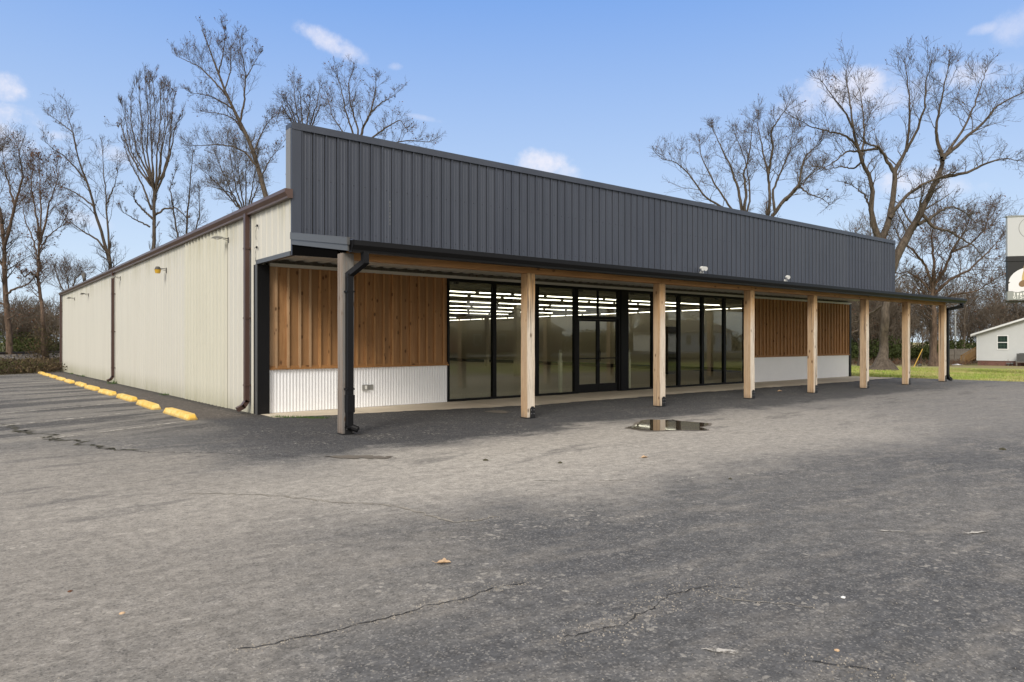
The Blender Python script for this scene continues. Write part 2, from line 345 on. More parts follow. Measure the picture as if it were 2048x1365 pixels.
mat('bark_brown', (.1, .07, .05), .9, spec=.15, build=m_bark((.06, .042, .031), (.16, .113, .082)))
mat('twigs', (.095, .077, .06), .9, spec=.12)
mat('twigs_brown', (.10, .074, .056), .9, spec=.12)
mat('twigs_pale', (.135, .11, .085), .9, spec=.12)
mat('dead_leaves', (.12, .055, .03), .85, spec=.2)
mat('evergreen_leaves', (.028, .042, .012), .85, spec=.2, build=lambda t, b, oc: t.put(b.inputs['Base Color'], t.mix(t.noise(oc, 1.2, 4), (.018, .028, .01), (.07, .085, .022))))
mat('brush_leaves', (.09, .075, .035), .9, spec=.15, build=lambda t, b, oc: t.put(b.inputs['Base Color'], t.mix(t.step(t.noise(oc, .8, 5), .35, .65), (.05, .058, .02), (.13, .09, .05))))
mat('grass_blades', (.07, .11, .02), .8, spec=.2, build=lambda t, b, oc: t.put(b.inputs['Base Color'], t.mix(t.step(t.noise(oc, .5, 5), .4, .6), (.27, .34, .07), (.40, .36, .15))))
mat('ballast', (.22, .19, .16), .95, spec=.2, build=lambda t, b, oc: (t.put(b.inputs['Base Color'], t.mix(t.step(t.vor(gpos(t), 7), .2, .6), (.27, .24, .20), (.10, .085, .07))), t.put(b.inputs['Normal'], t.bump(t.vor(gpos(t), 7), 1., .1))))
mat('rail_steel', (.035, .024, .018), .6, metal=.3)
def m_glass(t, b, oc, tint=(.83, .83, .76), k=1.0):
    out = t.n['Material Output']; tr = t.node('ShaderNodeBsdfTransparent'); t.put(tr.inputs[0], tint)
    gl = t.node('ShaderNodeBsdfGlossy'); gl.inputs['Roughness'].default_value = .004; t.put(gl.inputs[0], (.93, .95, .92))
    ge = t.node('ShaderNodeNewGeometry'); cs = t.m('ABSOLUTE', t.vm('DOT_PRODUCT', ge.outputs['Normal'], ge.outputs['Incoming'])); fr = t.m('ADD', .045, t.m('MULTIPLY', .965, t.m('POWER', t.m('SUBTRACT', 1., cs), 4.6))); mx = t.node('ShaderNodeMixShader')
    t.put(gl.inputs['Normal'], t.bump(t.noise(oc, .8, 2), .02, .01))
    t.put(mx.inputs[0], fr); t.l.new(tr.outputs[0], mx.inputs[1]); t.l.new(gl.outputs[0], mx.inputs[2]); t.l.new(mx.outputs[0], out.inputs[0])
mat('window_glass', (1, 1, 1), .01, build=m_glass)
def m_emit(name, c, s_):
    m = mat(name, c); b = m.node_tree.nodes['Principled BSDF']; b.inputs['Emission Color'].default_value = (*c, 1); b.inputs['Emission Strength'].default_value = s_; return m
m_emit('lamp_tube', (1, .97, .90), 4.0)
mat('store_floor', (.13, .10, .07), .35, build=lambda t, b, oc: t.put(b.inputs['Base Color'], t.mix(t.noise(gpos(t), .7, 5), (.36, .30, .215), (.46, .385, .28))))
mat('store_wall', (.27, .27, .2), .8, build=lambda t, b, oc: t.put(b.inputs['Base Color'], t.mix(t.noise(gpos(t), .5, 5), (.55, .49, .37), (.66, .60, .46))))
mat('store_ceiling', (.34, .33, .25), .8)
mat('baseboard_black', (.012, .012, .012), .6)
mat('white_plastic', (.72, .72, .69), .4)
mat('pvc', (.88, .90, .86), .4)
mat('amber_lens', (.55, .33, .03), .3)
mat('lamp_grey', (.30, .30, .28), .5, metal=.4)
mat('lamp_dark', (.085, .08, .07), .6, metal=.3)
mat('puddle_water', (.055, .042, .028), .03, spec=.5, build=lambda t, b, oc: t.put(b.inputs['Normal'], t.bump(t.noise(oc, 3, 2), .02, .01)))
mat('wet_asphalt', (.13, .112, .09), .7, spec=.35)
mat('vinyl_siding', (.62, .64, .63), .5, build=lambda t, b, oc: t.put(b.inputs['Base Color'], t.mix(t.noise(oc, 2, 3), (.52, .535, .53), (.58, .595, .59))))
def m_brick(t, b, oc):
    n = t.node('ShaderNodeTexBrick'); x, y, z = t.xyz(gpos(t)); t.put(n.inputs['Vector'], t.comb(t.m('ADD', x, y), z, 0.)); n.inputs['Scale'].default_value = 4.5
    t.put(n.inputs['Color1'], (.19, .065, .045)); t.put(n.inputs['Color2'], (.12, .05, .04)); t.put(n.inputs['Mortar'], (.27, .24, .21)); n.inputs['Mortar Size'].default_value = .012
    t.put(b.inputs['Base Color'], t.mix(t.m('MULTIPLY', t.noise(gpos(t), 3, 4), .5), n.outputs[0], (.16, .09, .07)))
mat('brick', (.2, .07, .05), .85, build=m_brick)
mat('white_trim_paint', (.74, .75, .74), .5)
mat('roof_shingle', (.09, .085, .08), .9, build=lambda t, b, oc: t.put(b.inputs['Base Color'], t.mix(t.noise(oc, 8, 5), (.06, .058, .055), (.13, .12, .115))))
mat('dark_pane', (.02, .035, .03), .06, spec=.6)
mat('curtain_green', (.05, .10, .06), .8)
mat('treated_wood', (.3, .17, .06), .8, build=wood((.25, .14, .05), (.36, .22, .09), board=.14, axis=0))
mat('old_fence_wood', (.2, .18, .15), .9, build=wood((.13, .115, .10), (.24, .215, .185), board=.5, axis=0))
mat('ac_grey', (.16, .165, .165), .6, metal=.3)
mat('sign_white', (.48, .49, .50), .5); mat('sign_black', (.012, .012, .013), .45); mat('sign_grey', (.26, .27, .26), .5); mat('sign_text', (.75, .75, .73), .5)
mat('sign_line', (.19, .19, .19), .5); mat('print_skin', (.62, .43, .33), .6); mat('print_hair', (.50, .36, .15), .6); mat('print_hairdark', (.20, .12, .06), .6); mat('print_shirt', (.70, .69, .72), .6); mat('print_mouth', (.42, .16, .14), .6)
mat('leaf_tan', (.55, .36, .19), .75, build=lambda t, b, oc: t.put(b.inputs['Base Color'], t.mix(t.noise(oc, 25, 4), (.42, .24, .11), (.66, .50, .33))))
mat('pebble', (.3, .27, .23), .85, build=lambda t, b, oc: t.put(b.inputs['Base Color'], t.mix(t.step(t.white(t.vm('FLOOR' if False else 'SCALE', oc)), 0, 1) if False else t.step(t.noise(oc, 11, 2), .4, .6), (.15, .135, .115), (.30, .27, .23))))
mat('white_litter', (.8, .8, .8), .6)
mat('yellow_guard', (.55, .33, .04), .6)
mat('road_grey', (.17, .165, .155), .9)
mat('weed_green', (.06, .12, .02), .8)
mat('moss_dirt', (.05, .045, .025), .95)
M = MATS

# ------------------------------------------------------------------ ground
def sheet_grid(name, xs, ys, m, dz=0., kind='structure'):
    vs = [(x, y, zg(x, y)+dz) for y in ys for x in xs]; n = len(xs)
    fs = [(j*n+i, j*n+i+1, (j+1)*n+i+1, (j+1)*n+i) for j in range(len(ys)-1) for i in range(n-1)]
    me = bpy.data.meshes.new(name); me.from_pydata(vs, [], fs); o = link(name, me, None, m); return tag(o, kind=kind)
sheet_grid('ground', [-1500, -200, -60, 0, 30, 90, 200, 1500], [-1500, -200, -60, 0, 14, 45, 70, 200, 1500], M['lawn'], -.012)
def poly_sheet(name, pts, m, z=0., follow=True, parent=None, kind=None):
    import bmesh
    bm = bmesh.new(); vs = [bm.verts.new((p[0], p[1], (zg(p[0], p[1]) if follow else 0)+z)) for p in pts]
    es = [bm.edges.new((vs[i], vs[(i+1) % len(vs)])) for i in range(len(vs))]
    bmesh.ops.triangle_fill(bm, use_beauty=True, edges=es, normal=(0, 0, 1))
    for f in bm.faces:
        if f.normal.z < 0: f.normal_flip()
    me = bpy.data.meshes.new(name); bm.to_mesh(me); bm.free(); o = link(name, me, parent, m)
    return tag(o, kind=kind) if kind else o
def rough_line(p0, p1, n, amp, seed=0):
    r = random.Random(seed); out = []
    p0 = np.array(p0, float); p1 = np.array(p1, float); d = p1-p0; nrm = np.array([-d[1], d[0]])/np.linalg.norm(d)
    ph = [r.uniform(0, 6) for _ in range(3)]
    for i in range(n+1):
        t = i/n; q = (math.sin(t*9+ph[0])*.5+math.sin(t*31+ph[1])*.25+r.uniform(-.4, .4))*amp*(0 if i in (0, n) else 1)
        out.append(tuple(p0+d*t+nrm*q))
    return out
front = [(-60, 14.0), (-60, -14), (40, -14)]+rough_line((40, -14), (29.9, 8.3), 30, .25, 1)[1:]+rough_line((29.9, 8.3), (28.9, 14.0), 24, .10, 2)[1:]
back = [(5.2, 14.0)]+[(5.2, 30), (5.2, 47.0)]+rough_line((5.2, 47.0), (1.6, 42.2), 26, .18, 3)[1:]+rough_line((1.6, 42.2), (-60, 20), 80, .2, 4)[1:]+[(-60, 14.0)]
# one asphalt lot made of two planar pieces that meet at the grade break
import bmesh
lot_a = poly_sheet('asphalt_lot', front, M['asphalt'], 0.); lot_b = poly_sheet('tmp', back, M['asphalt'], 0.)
bm = bmesh.new(); bm.from_mesh(lot_a.data); bm.from_mesh(lot_b.data); bm.to_mesh(lot_a.data); bm.free(); bpy.data.objects.remove(lot_b)
tag(lot_a, kind='structure')
slab = [(4.72, 14.3), (4.72, 13.2)]+rough_line((4.72, 13.2), (10.1, 12.2), 40, .10, 5)[1:]+rough_line((10.1, 12.2), (28.9, 12.3), 110, .14, 6)[1:]+[(28.9, 14.3)]
poly_sheet('porch_slab', slab, M['porch_concrete'], .005, False, kind='structure')
# across the road, behind the camera (seen mirrored in the shop windows)
o = MB().box(-200, 260, -31, -24, -.01, .012).build('road', M['road_grey']); tag(o, kind='structure')

# parking stripes, worn remains of old lines
for k in range(9):
    y1 = 13.62+2.75*k; x0 = 1.1 if k == 0 else -1.6; d = np.array([-2.2, -1.2]); d /= np.linalg.norm(d)
    p1 = np.array([3.3, y1]); p0 = p1+d*((3.3-x0)/abs(d[0])); nrm = np.array([-d[1], d[0]])*.045
    q = [p0-nrm, p1-nrm, p1+nrm, p0+nrm]
    if min(v[1] for v in q) < 14: q2 = [p0-nrm, p1-nrm, p1+nrm, p0+nrm]
    mb = MB(); mb.add([(v[0], v[1], zg(*v)+.006) for v in q], [(0, 1, 2, 3)])
    tag(mb.build('parking_stripe', M['worn_white_paint']), kind='structure')
for a_, b_ in (((1066, 961), (1124, 963)), ((1196, 962), (1255, 961)), ((1336, 959), (1392, 956)), ((1402, 1299), (1500, 1310)), ((1760, 1063), (1812, 1065)), ((1925, 1070), (1980, 1063))):
    p, q = G(*a_), G(*b_); d = (q-p)/np.linalg.norm(q-p); n_ = np.array([-d[1], d[0], 0])*.02
    mb = MB(); L = 9; vs = []
    for i in range(L+1):
        c_ = p+(q-p)*i/L+n_*random.uniform(-.3, .3); wv = (.3+random.random()) if 0 < i < L else .1
        vs += [c_-n_*wv, c_+n_*wv]
    mb.add([(v[0], v[1], .005) for v in vs], [(2*i, 2*i+2, 2*i+3, 2*i+1) for i in range(L)])
    tag(mb.build('worn_line', M['worn_white_paint']), kind='structure')

# cracks: thin dark jagged ribbons with pale grit along them
mat('crack_dark', (.02, .019, .018), .95); mat('crack_pale', (.25, .225, .185), .95)
grit = []
def crack(pts, wdt, m, jit=.02, g=0, gs=.05):
    pw = [G(*p)[:2] for p in pts]; out = []
    for a_, b_ in zip(pw[:-1], pw[1:]):
        n = max(2, int(np.linalg.norm(b_-a_)/.035))
        for i in range(n): out.append(a_+(b_-a_)*i/n+RNG.normal(0, jit*.5, 2))
    out.append(pw[-1]); out = np.array(out); wob = np.cumsum(RNG.normal(0, jit*.35, out.shape), 0); wob -= np.linspace(0, 1, len(out))[:, None]*wob[-1]; out = out+wob
    mb = MB(); vs = []
    for i, c_ in enumerate(out):
        d = out[min(i+1, len(out)-1)]-out[max(i-1, 0)]; d = d/(np.linalg.norm(d)+1e-9); n_ = np.array([-d[1], d[0]])*wdt*(.25+RNG.random())
        if i in (0, len(out)-1): n_ = n_*.1
        vs += [c_-n_, c_+n_]
    mb.add([(v[0], v[1], zg(*v)+.004) for v in vs], [(2*i, 2*i+2, 2*i+3, 2*i+1) for i in range(len(out)-1)])
    tag(mb.build('asphalt_crack', m), kind='structure')
    for _ in range(g):
        i = RNG.integers(0, len(out)); grit.append((*(out[i]+RNG.normal(0, gs, 2)), RNG.uniform(.002, .0065)))
crack([(470, 1300), (520, 1293), (625, 1270), (700, 1252), (775, 1235), (850, 1212), (925, 1195), (1000, 1175), (1050, 1166)], .0045, M['crack_dark'], .02, 420, .03)
crack([(375, 988), (450, 990), (550, 996), (650, 1003), (750, 1011), (850, 1030), (900, 1046), (950, 1044), (1000, 1034)], .012, M['crack_pale'], .03, 260, .06)
crack([(1130, 1280), (1240, 1250), (1310, 1222), (1375, 1190), (1430, 1180), (1490, 1178)], .004, M['crack_dark'], .03, 520, .09)
crack([(1430, 1190), (1490, 1203), (1560, 1212), (1630, 1216)], .005, M['crack_pale'], .03, 60, .04)
crack([(1600, 1320), (1680, 1335), (1760, 1350), (1800, 1364)], .004, M['crack_dark'], .03, 130, .06)
crack([(0, 848), (40, 860), (78, 876), (130, 883), (205, 897), (265, 902)], .03, M['moss_dirt'], .10, 60, .2)
crack([(210, 899), (330, 905), (520, 912), (640, 916)], .006, M['crack_dark'], .05)
for _ in range(2600):
    D = 2.9+14*RNG.random()**2.2; px = RNG.uniform(-60, 2110); q = P(px, 683, D); grit.append((q[0], q[1], RNG.uniform(.0015, .0045)))
mb = MB()
for (x, y, r) in grit:
    if y > 11.8: continue
    a_ = RNG.uniform(0, 3.1); ca, sa = math.cos(a_)*r, math.sin(a_)*r; z = zg(x, y); e_ = RNG.uniform(.6, 1.6)
    mb.add([(x+ca*e_, y+sa*e_, z-.001), (x-sa, y+ca, z-.001), (x-ca*e_, y-sa*e_, z-.001), (x+sa, y-ca, z-.001), (x+ca*.2, y+sa*.3, z+r*.9)], [(0, 1, 4), (1, 2, 4), (2, 3, 4), (3, 0, 4)])
g_ = mb.build('gravel', M['pebble']); tag(g_, kind='stuff', label='loose grit and small stones scattered over the asphalt', cat='gravel')

# puddles
def blob(pts_px, z=0.):
    return [tuple(G(*p)[:2]) for p in pts_px]
def smooth_poly(pts, it=2):
    pts = [np.array(p) for p in pts]
    for _ in range(it):
        out = []
        for i in range(len(pts)):
            a_, b_ = pts[i], pts[(i+1) % len(pts)]; out += [a_*.75+b_*.25, a_*.25+b_*.75]
        pts = out
    return pts
pud_px = [(1253, 856.2), (1262, 858.4), (1272, 860.6), (1290, 862.3), (1320, 863.4), (1345, 861.5), (1372, 861.8), (1400, 862), (1414, 862.4), (1413, 859), (1396, 856), (1410, 854), (1419, 850), (1412, 847.3), (1380, 845.5), (1352, 843), (1346, 840.5), (1338, 841.5), (1310, 841.3), (1300, 840.5), (1285, 842), (1280, 845), (1275, 850), (1268, 853.5)]
pp = smooth_poly([np.array(q) for q in blob(pud_px)], 1)
cen = np.mean(pp, axis=0)
poly_sheet('wet_edge', [tuple(cen+(q-cen)*RNG.uniform(1.04, 1.12)+RNG.normal(0, .02, 2)) for q in pp], M['wet_asphalt'], .004, kind='structure')
poly_sheet('puddle', [tuple(q) for q in pp], M['puddle_water'], .008, kind='structure')
for pts in ([(965, 824.5), (985, 827), (1012, 828.5), (1018, 825.5), (1010, 823.5), (980, 822.5)], [(640, 914), (690, 918), (760, 919.5), (800, 917), (760, 913), (690, 912)]):
    poly_sheet('damp_patch', [tuple(q+RNG.normal(0, .035, 2)) for q in smooth_poly([np.array(q) for q in blob(pts)], 3)], M['wet_asphalt'], .007, kind='structure')

# ------------------------------------------------------------------ the store
B = empty('store_building', (4.68, 12.2, 0), 'long metal-clad store with charcoal front parapet and timber-post porch', 'building')
def part(mb, name, m, parent=B, **kw):
    o = mb.build(name, m, parent, **kw)
    off = -np.array(parent.location) if parent is not None else 0
    o.location = tuple(np.array(o.location)-np.array(wl(parent))); return o
def wl(o):
    v = np.zeros(3)
    while o is not None: v += np.array(o.location); o = o.parent
    return v
YB = 46.4; XL, XR = 4.68, 28.72; ZE = 4.02; YF = 14.08; YP = 12.2
def rib_profile(a0, a1, pitch, h, top, side, minor=True):
    out = []; a_ = a0
    while a_ < a1-1e-6:
        b_ = min(a_+pitch, a1)
        seq = [(0, 0), (side, h), (side+top, h), (2*side+top, 0)]
        if minor:
            g_ = (pitch-2*side-top); s0 = 2*side+top
            for f_ in (.33, .67): seq += [(s0+g_*f_-.012, 0), (s0+g_*f_-.006, h*.18), (s0+g_*f_+.006, h*.18), (s0+g_*f_+.012, 0)]
        for u, v in seq:
            if a_+u <= b_: out.append((a_+u, v))
        a_ += pitch
    out.append((a1, 0)); return out
# side wall (faces -X): near upper piece over the porch end, then full height
def side_sheet(mb, y0, y1, z0f, z1, h=.015, pitch=.305, base=XL):
    pr = rib_profile(y0, y1, pitch, h, .028, .03)
    return mb.sheet(pr, lambda p: (base-p[1], p[0], z0f(p[0])), lambda p: (base-p[1], p[0], z1))
mb = MB()
side_sheet(mb, YP+.04, 13.98, lambda y: 3.04, ZE+.05); side_sheet(mb, 13.98, 15.95, lambda y: zg(0, y)-.01, ZE+.05)
side_sheet(mb, 19.62, YB, lambda y: zg(0, y)-.01, ZE+.05)
mb.box(XL+.004, XL+.12, YP+.05, 13.98, 3.04, ZE+.05); mb.box(XL+.004, XL+.12, 13.98, YB, -.4, ZE+.05)
part(mb, 'side_wall', M['cream_siding'])
mb = MB(); side_sheet(mb, 15.95, 19.62, lambda y: zg(0, y)-.01, ZE+.05, .038, .282, XL-.006)
o = part(mb, 'wall_panel', M['greenish_siding']); o['label'] = 'deeper-ribbed, slightly greener cream panel'
mb = MB(); mb.box(XL, XR, YB-.1, YB+.02, -.4, ZE+.1); mb.add([(XL, YB+.02, ZE+.1), (XR, YB+.02, ZE+.1), ((XL+XR)/2, YB+.02, 5.05)], [(0, 1, 2)])
mb.box(XR-.12, XR-.004, YF+.1, YB-.1, -.4, ZE+.1)
part(mb, 'back_wall', M['cream_siding'])
mb = MB()   # low gable roof with ribs
xm = (XL+XR)/2; zr = ZE+.14
for s_, xa in ((1, XL-.03), (-1, XR+.03)):
    pr = rib_profile(YP+.3, YB+.1, .305, .02, .03, .03, False)
    mb.sheet(pr, lambda p: (xa, p[0], zr+p[1]), lambda p: (xm, p[0], 5.06+p[1]))
    mb.add([(xa, YP+.3, zr-.006), (xm, YP+.3, 5.05), (xm, YB+.1, 5.05), (xa, YB+.1, zr-.006)], [(0, 1, 2, 3)])
part(mb, 'roof', M['brown_metal'])
mb = MB()   # eave gutter: K profile, with its end cap, underside closed
gp = [(XL-.005, 3.97), (XL-.10, 3.97), (XL-.105, 4.0), (XL-.15, 4.07), (XL-.15, 4.13), (XL-.135, 4.13), (XL-.135, 4.08), (XL-.09, 4.01), (XL-.005, 4.01)]
mb.prism(gp, 'y', YP-.03, YB+.15); mb.prism([(XL-.005, 3.97), (XL-.10, 3.97), (XL-.105, 4.0), (XL-.15, 4.07), (XL-.15, 4.13), (XL-.005, 4.13)], 'y', YP-.06, YP-.028)
mb.box(XL-.02, XL-.002, YP, YB+.1, 4.02, 4.15)
g_ = part(mb, 'eave_gutter', M['brown_metal'])
def square_path(mb, pts, w_, d_, ax='y'):
    # rectangular pipe following pts (in a plane), section w_ along ax normal
    for (p, q) in zip(pts[:-1], pts[1:]):
        p = np.array(p, float); q = np.array(q, float); t = (q-p)/np.linalg.norm(q-p)
        side = np.array([0, 1., 0]) if ax == 'y' else np.array([1., 0, 0])
        n_ = np.cross(t, side); n_ /= np.linalg.norm(n_); p = p-t*d_*.18; q = q+t*d_*.18
        vs = [c+side*w_/2*a1+n_*d_/2*a2 for c in (p, q) for (a1, a2) in ((-1, -1), (1, -1), (1, 1), (-1, 1))]
        mb.add(vs, [(0, 3, 2, 1), (4, 5, 6, 7), (0, 1, 5, 4), (1, 2, 6, 5), (2, 3, 7, 6), (3, 0, 4, 7)])
for yd in (14.42, 29.75, 46.15):
    z0 = zg(0, yd); mb = MB(); xo = XL-.082
    square_path(mb, [(xo, yd, 3.99), (xo, yd, z0+.24), (xo-.07, yd, z0+.14), (xo-.17, yd, z0+.09)], .115, .09)
    for zz in (3.3, 1.9, .55): mb.box(XL-.132, XL-.002, yd-.075, yd+.075, zz+z0, zz+z0+.03)
    d_ = part(mb, 'downspout', M['brown_downspout'])
# hanging staples and wire remains
for y_, zt in ((13.92, 3.70), (13.95, 3.28)):
    mb = MB(); mb.tube([(XL-.035, y_+.13, zt), (XL-.045, y_+.07, zt+.01), (XL-.035, y_, zt+.01), (XL-.045, y_+.05, zt-.09), (XL-.04, y_+.07, zt-.2), (XL-.05, y_+.02, zt-.27)], .004, 5)
    mb.box(XL-.05, XL-.022, y_-.012, y_+.015, zt-.01, zt+.03); part(mb, 'cable_stub', M['black_trim'])
# parapet
ZP0, ZP1, XP1 = 3.25, 5.32, 28.5
mb = MB(); pr = rib_profile(XL+.16, XP1-.06, .2285, .019, .016, .010)
mb.sheet(pr, lambda p: (p[0], YP-p[1]*1.35, ZP0), lambda p: (p[0], YP-p[1]*1.35, ZP1-.06))
mb.cur = 1; x_ = XL+.16
while x_ < XP1-.3: mb.box(x_-.014, x_-.001, YP-.0022, YP+.003, ZP0, ZP1-.08); x_ += .2285  # thin dark strips paint the shadow line along each parapet rib
mb.cur = 0
mb.box(XL+.02, XP1-.02, YP+.004, YP+.22, ZP0-.02, ZP1-.02)
mb.cur = 1
x_ = XL+.27
while x_ < XP1-.1:
    for zz in (4.36, 3.46): mb.tube([(x_, YP-.001, zz), (x_, YP-.009, zz)], .008, 6)
    x_ += .2285
part(mb, 'parapet', [M['charcoal_metal'], M['black_trim']])
mb = MB(); mb.box(XL-.02, XP1+.02, YP-.035, YP+.25, ZP1-.085, ZP1-.06); mb.box(XL-.02, XP1+.02, YP-.042, YP-.022, ZP1-.12, ZP1+.006); mb.box(XL-.02, XP1+.02, YP-.022, YP+.25, ZP1-.06, ZP1)
mb.box(XL-.015, XL+.16, YP-.032, YP+.02, 2.97, ZP1-.12); mb.box(XP1-.06, XP1+.012, YP-.03, YP+.02, ZP0, ZP1-.12)
part(mb, 'parapet_trim', M['charcoal_metal'])
mb = MB(); mb.box(XL-.022, XL+.006, YP+.0205, YP+.235, 4.14, ZP1-.09); part(mb, 'parapet_flashing', M['sign_line'])
mb = MB(); 
for k in range(7): mb.box(6.62+random.uniform(-.004, .004), 6.628, YP-.003, YP-.0015, 4.12-.07*k, 4.17-.07*k)
part(mb, 'scratch', M['sign_grey'])
# porch opening trim (side end)
mb = MB(); mb.box(XL-.03, XL+.06, YP+.02, 14.02, 2.965, 3.045); part(mb, 'porch_edge_trim', M['grey_trim'])
mb = MB(); mb.box(XL-.012, 4.905, 13.965, 14.2, .0, 2.965); part(mb, 'corner_trim', M['black_trim'])
mb = MB(); mb.box(XL-.028, XL-.0125, 13.97, 14.07, 0, 2.964); part(mb, 'corner_flashing', M['grey_trim'])
mb = MB(); mb.box(28.66, 28.79, 14.0, 14.3, 0, 2.96); part(mb, 'corner_trim', M['black_trim'])
# front wall: wood cladding over galvanised wainscot
def cladding(x0, x1, first, pale_to=None):
    mb = MB(); mb.box(x0, x1, 14.06, 14.18, .9, 2.97); x_ = first; i = 0
    mb2 = MB(); mb3 = MB()
    while x_ < x1-.03:
        (mb2 if pale_to and x_ < pale_to else mb3).box(x_, min(x_+.045, x1), 14.022-random.uniform(0, .008), 14.0602, .905, 2.968); x_ += .2265+random.uniform(-.022, .022)
    if pale_to: mb2.box(x0+.002, x0+.18, 14.054, 14.061, .905, 2.968)
    a_ = part(mb, 'wood_cladding', M['cedar_boards']); part(mb3, 'battens', M['batten_cedar'])
    if pale_to: part(mb2, 'pale_battens', M['pale_cedar'])

    mb = MB(); mb.box(x0-.01, x1+.01, 13.985, 14.06, .875, .905); mb.box(x0-.005, x1+.005, 14.03, 14.06, .905, .95); part(mb, 'ledge_board', M['beam_wood'])
    mb = MB(); pr = []; a_ = x0
    n = int((x1-x0)/.0677*6); pr = [(x0+(x1-x0)*i/n, .007*math.sin(2*math.pi*i/6)) for i in range(n+1)]
    mb.sheet(pr, lambda p: (p[0], 14.04-p[1], .01), lambda p: (p[0], 14.04-p[1], .875)); mb.box(x0, x1, 14.055, 14.18, 0, .8745)
    part(mb, 'metal_wainscot', M['galvanised'], smooth=True)
cladding(4.905, 9.15, 5.04, 5.9); cladding(21.36, 28.66, 21.52)
mb = MB(); mb.box(6.94, 7.07, 13.985, 14.035, .38, .50); mb.box(7.075, 7.2, 14.018, 14.035, .385, .495)
bx = part(mb, 'outlet_box', M['lamp_grey']); mb = MB(); mb.box(6.985, 7.035, 13.976, 13.986, .40, .48); part(mb, 'outlet_cover', M['white_plastic'], parent=bx)
# header trim over the glazing and the corrugated porch ceiling
mb = MB(); mb.box(4.905, 28.66, 13.93, 14.06, 2.972, 3.0); mb.box(4.905, 28.66, 13.985, 14.06, 2.942, 2.972)
part(mb, 'header_trim', M['soffit_metal'])
mb = MB(); pr = rib_profile(XL+.03, 28.66, .305, -.024, .10, .03, False)
for (ya, za, yb, zb) in ((10.30, 2.85, 12.1, 3.075), (12.1, 3.075, 14.06, 3.10)):
    mb.sheet(pr, lambda p: (p[0], ya, za+p[1]), lambda p: (p[0], yb, zb+p[1]))
part(mb, 'porch_ceiling', M['soffit_metal'])
mb = MB(); mb.box(XL+.15, 28.6, 12.05, 12.19, 3.104, 3.25); mb.box(4.9, 28.66, 14.06, 14.18, 2.97, 4.0); part(mb, 'ceiling_blocking', M['old_fence_wood'])
# porch roof
def slab_x(mb, x0, x1, pts): return mb.prism(pts, 'x', x0, x1)
mb = MB(); pr = rib_profile(XL, 28.72, .2285, .016, .02, .012, False)
mb.sheet(pr, lambda p: (p[0], 9.93, 2.985+p[1]), lambda p: (p[0], 12.17, 3.325+p[1]))
slab_x(mb, XL+.01, 28.71, [(9.95, 2.95), (9.95, 2.982), (12.17, 3.322), (12.17, 3.29)]); part(mb, 'porch_roof', M['charcoal_metal'])
mb = MB(); slab_x(mb, XL-.05, XL-.002, [(9.86, 2.905), (9.86, 3.012), (12.16, 3.362), (12.16, 3.245)]); slab_x(mb, XL-.03, XL-.004, [(9.88, 2.815), (9.88, 2.904), (12.16, 3.244), (12.16, 3.155)])
mb.prism([(9.86, 3.0125), (9.86, 3.018), (12.16, 3.368), (12.16, 3.3625)], 'x', XL-.052, XL+.08)
part(mb, 'rake_trim', M['grey_trim'])
mb = MB(); slab_x(mb, 28.70, 28.74, [(9.95, 2.80), (9.95, 3.0), (12.16, 3.34), (12.16, 3.14)]); part(mb, 'rake_trim', M['charcoal_metal'])
mb = MB(); slab_x(mb, XL-.003, XL+.05, [(10.31, 2.74), (10.31, 2.88), (12.165, 3.155), (12.165, 2.966)]); part(mb, 'gable_shade_sheet', M['unlit_black'])  # black sheet painting the shade of the open void below the rake
mb = MB(); gp = [(9.93, 2.80), (9.83, 2.80), (9.825, 2.835), (9.78, 2.90), (9.78, 2.975), (9.795, 2.975), (9.795, 2.91), (9.84, 2.842), (9.93, 2.842)]
mb.prism(gp, 'x', XL+.02, 28.74)
for xa in (XL+.015, 28.735): mb.prism([(9.93, 2.80), (9.83, 2.80), (9.825, 2.835), (9.78, 2.90), (9.78, 2.975), (9.93, 2.975)], 'x', xa, xa+.012)
mb.box(XL+.02, 28.72, 9.925, 9.948, 2.80, 2.98)
part(mb, 'porch_gutter', M['black_trim'])
mb = MB()
PX = [4.775, 8.46, 12.24, 15.70, 18.76, 21.83, 24.75, 27.72]; YC = 10.215
cuts = [4.82]+PX[1:-1]+[27.82]
for a_, b_ in zip(cuts[:-1], cuts[1:]): mb.box(a_+.002, b_-.002, YC-.07+random.uniform(-.004, .004), YC+.09, 2.718, 2.90)
part(mb, 'porch_beam', M['beam_wood'])
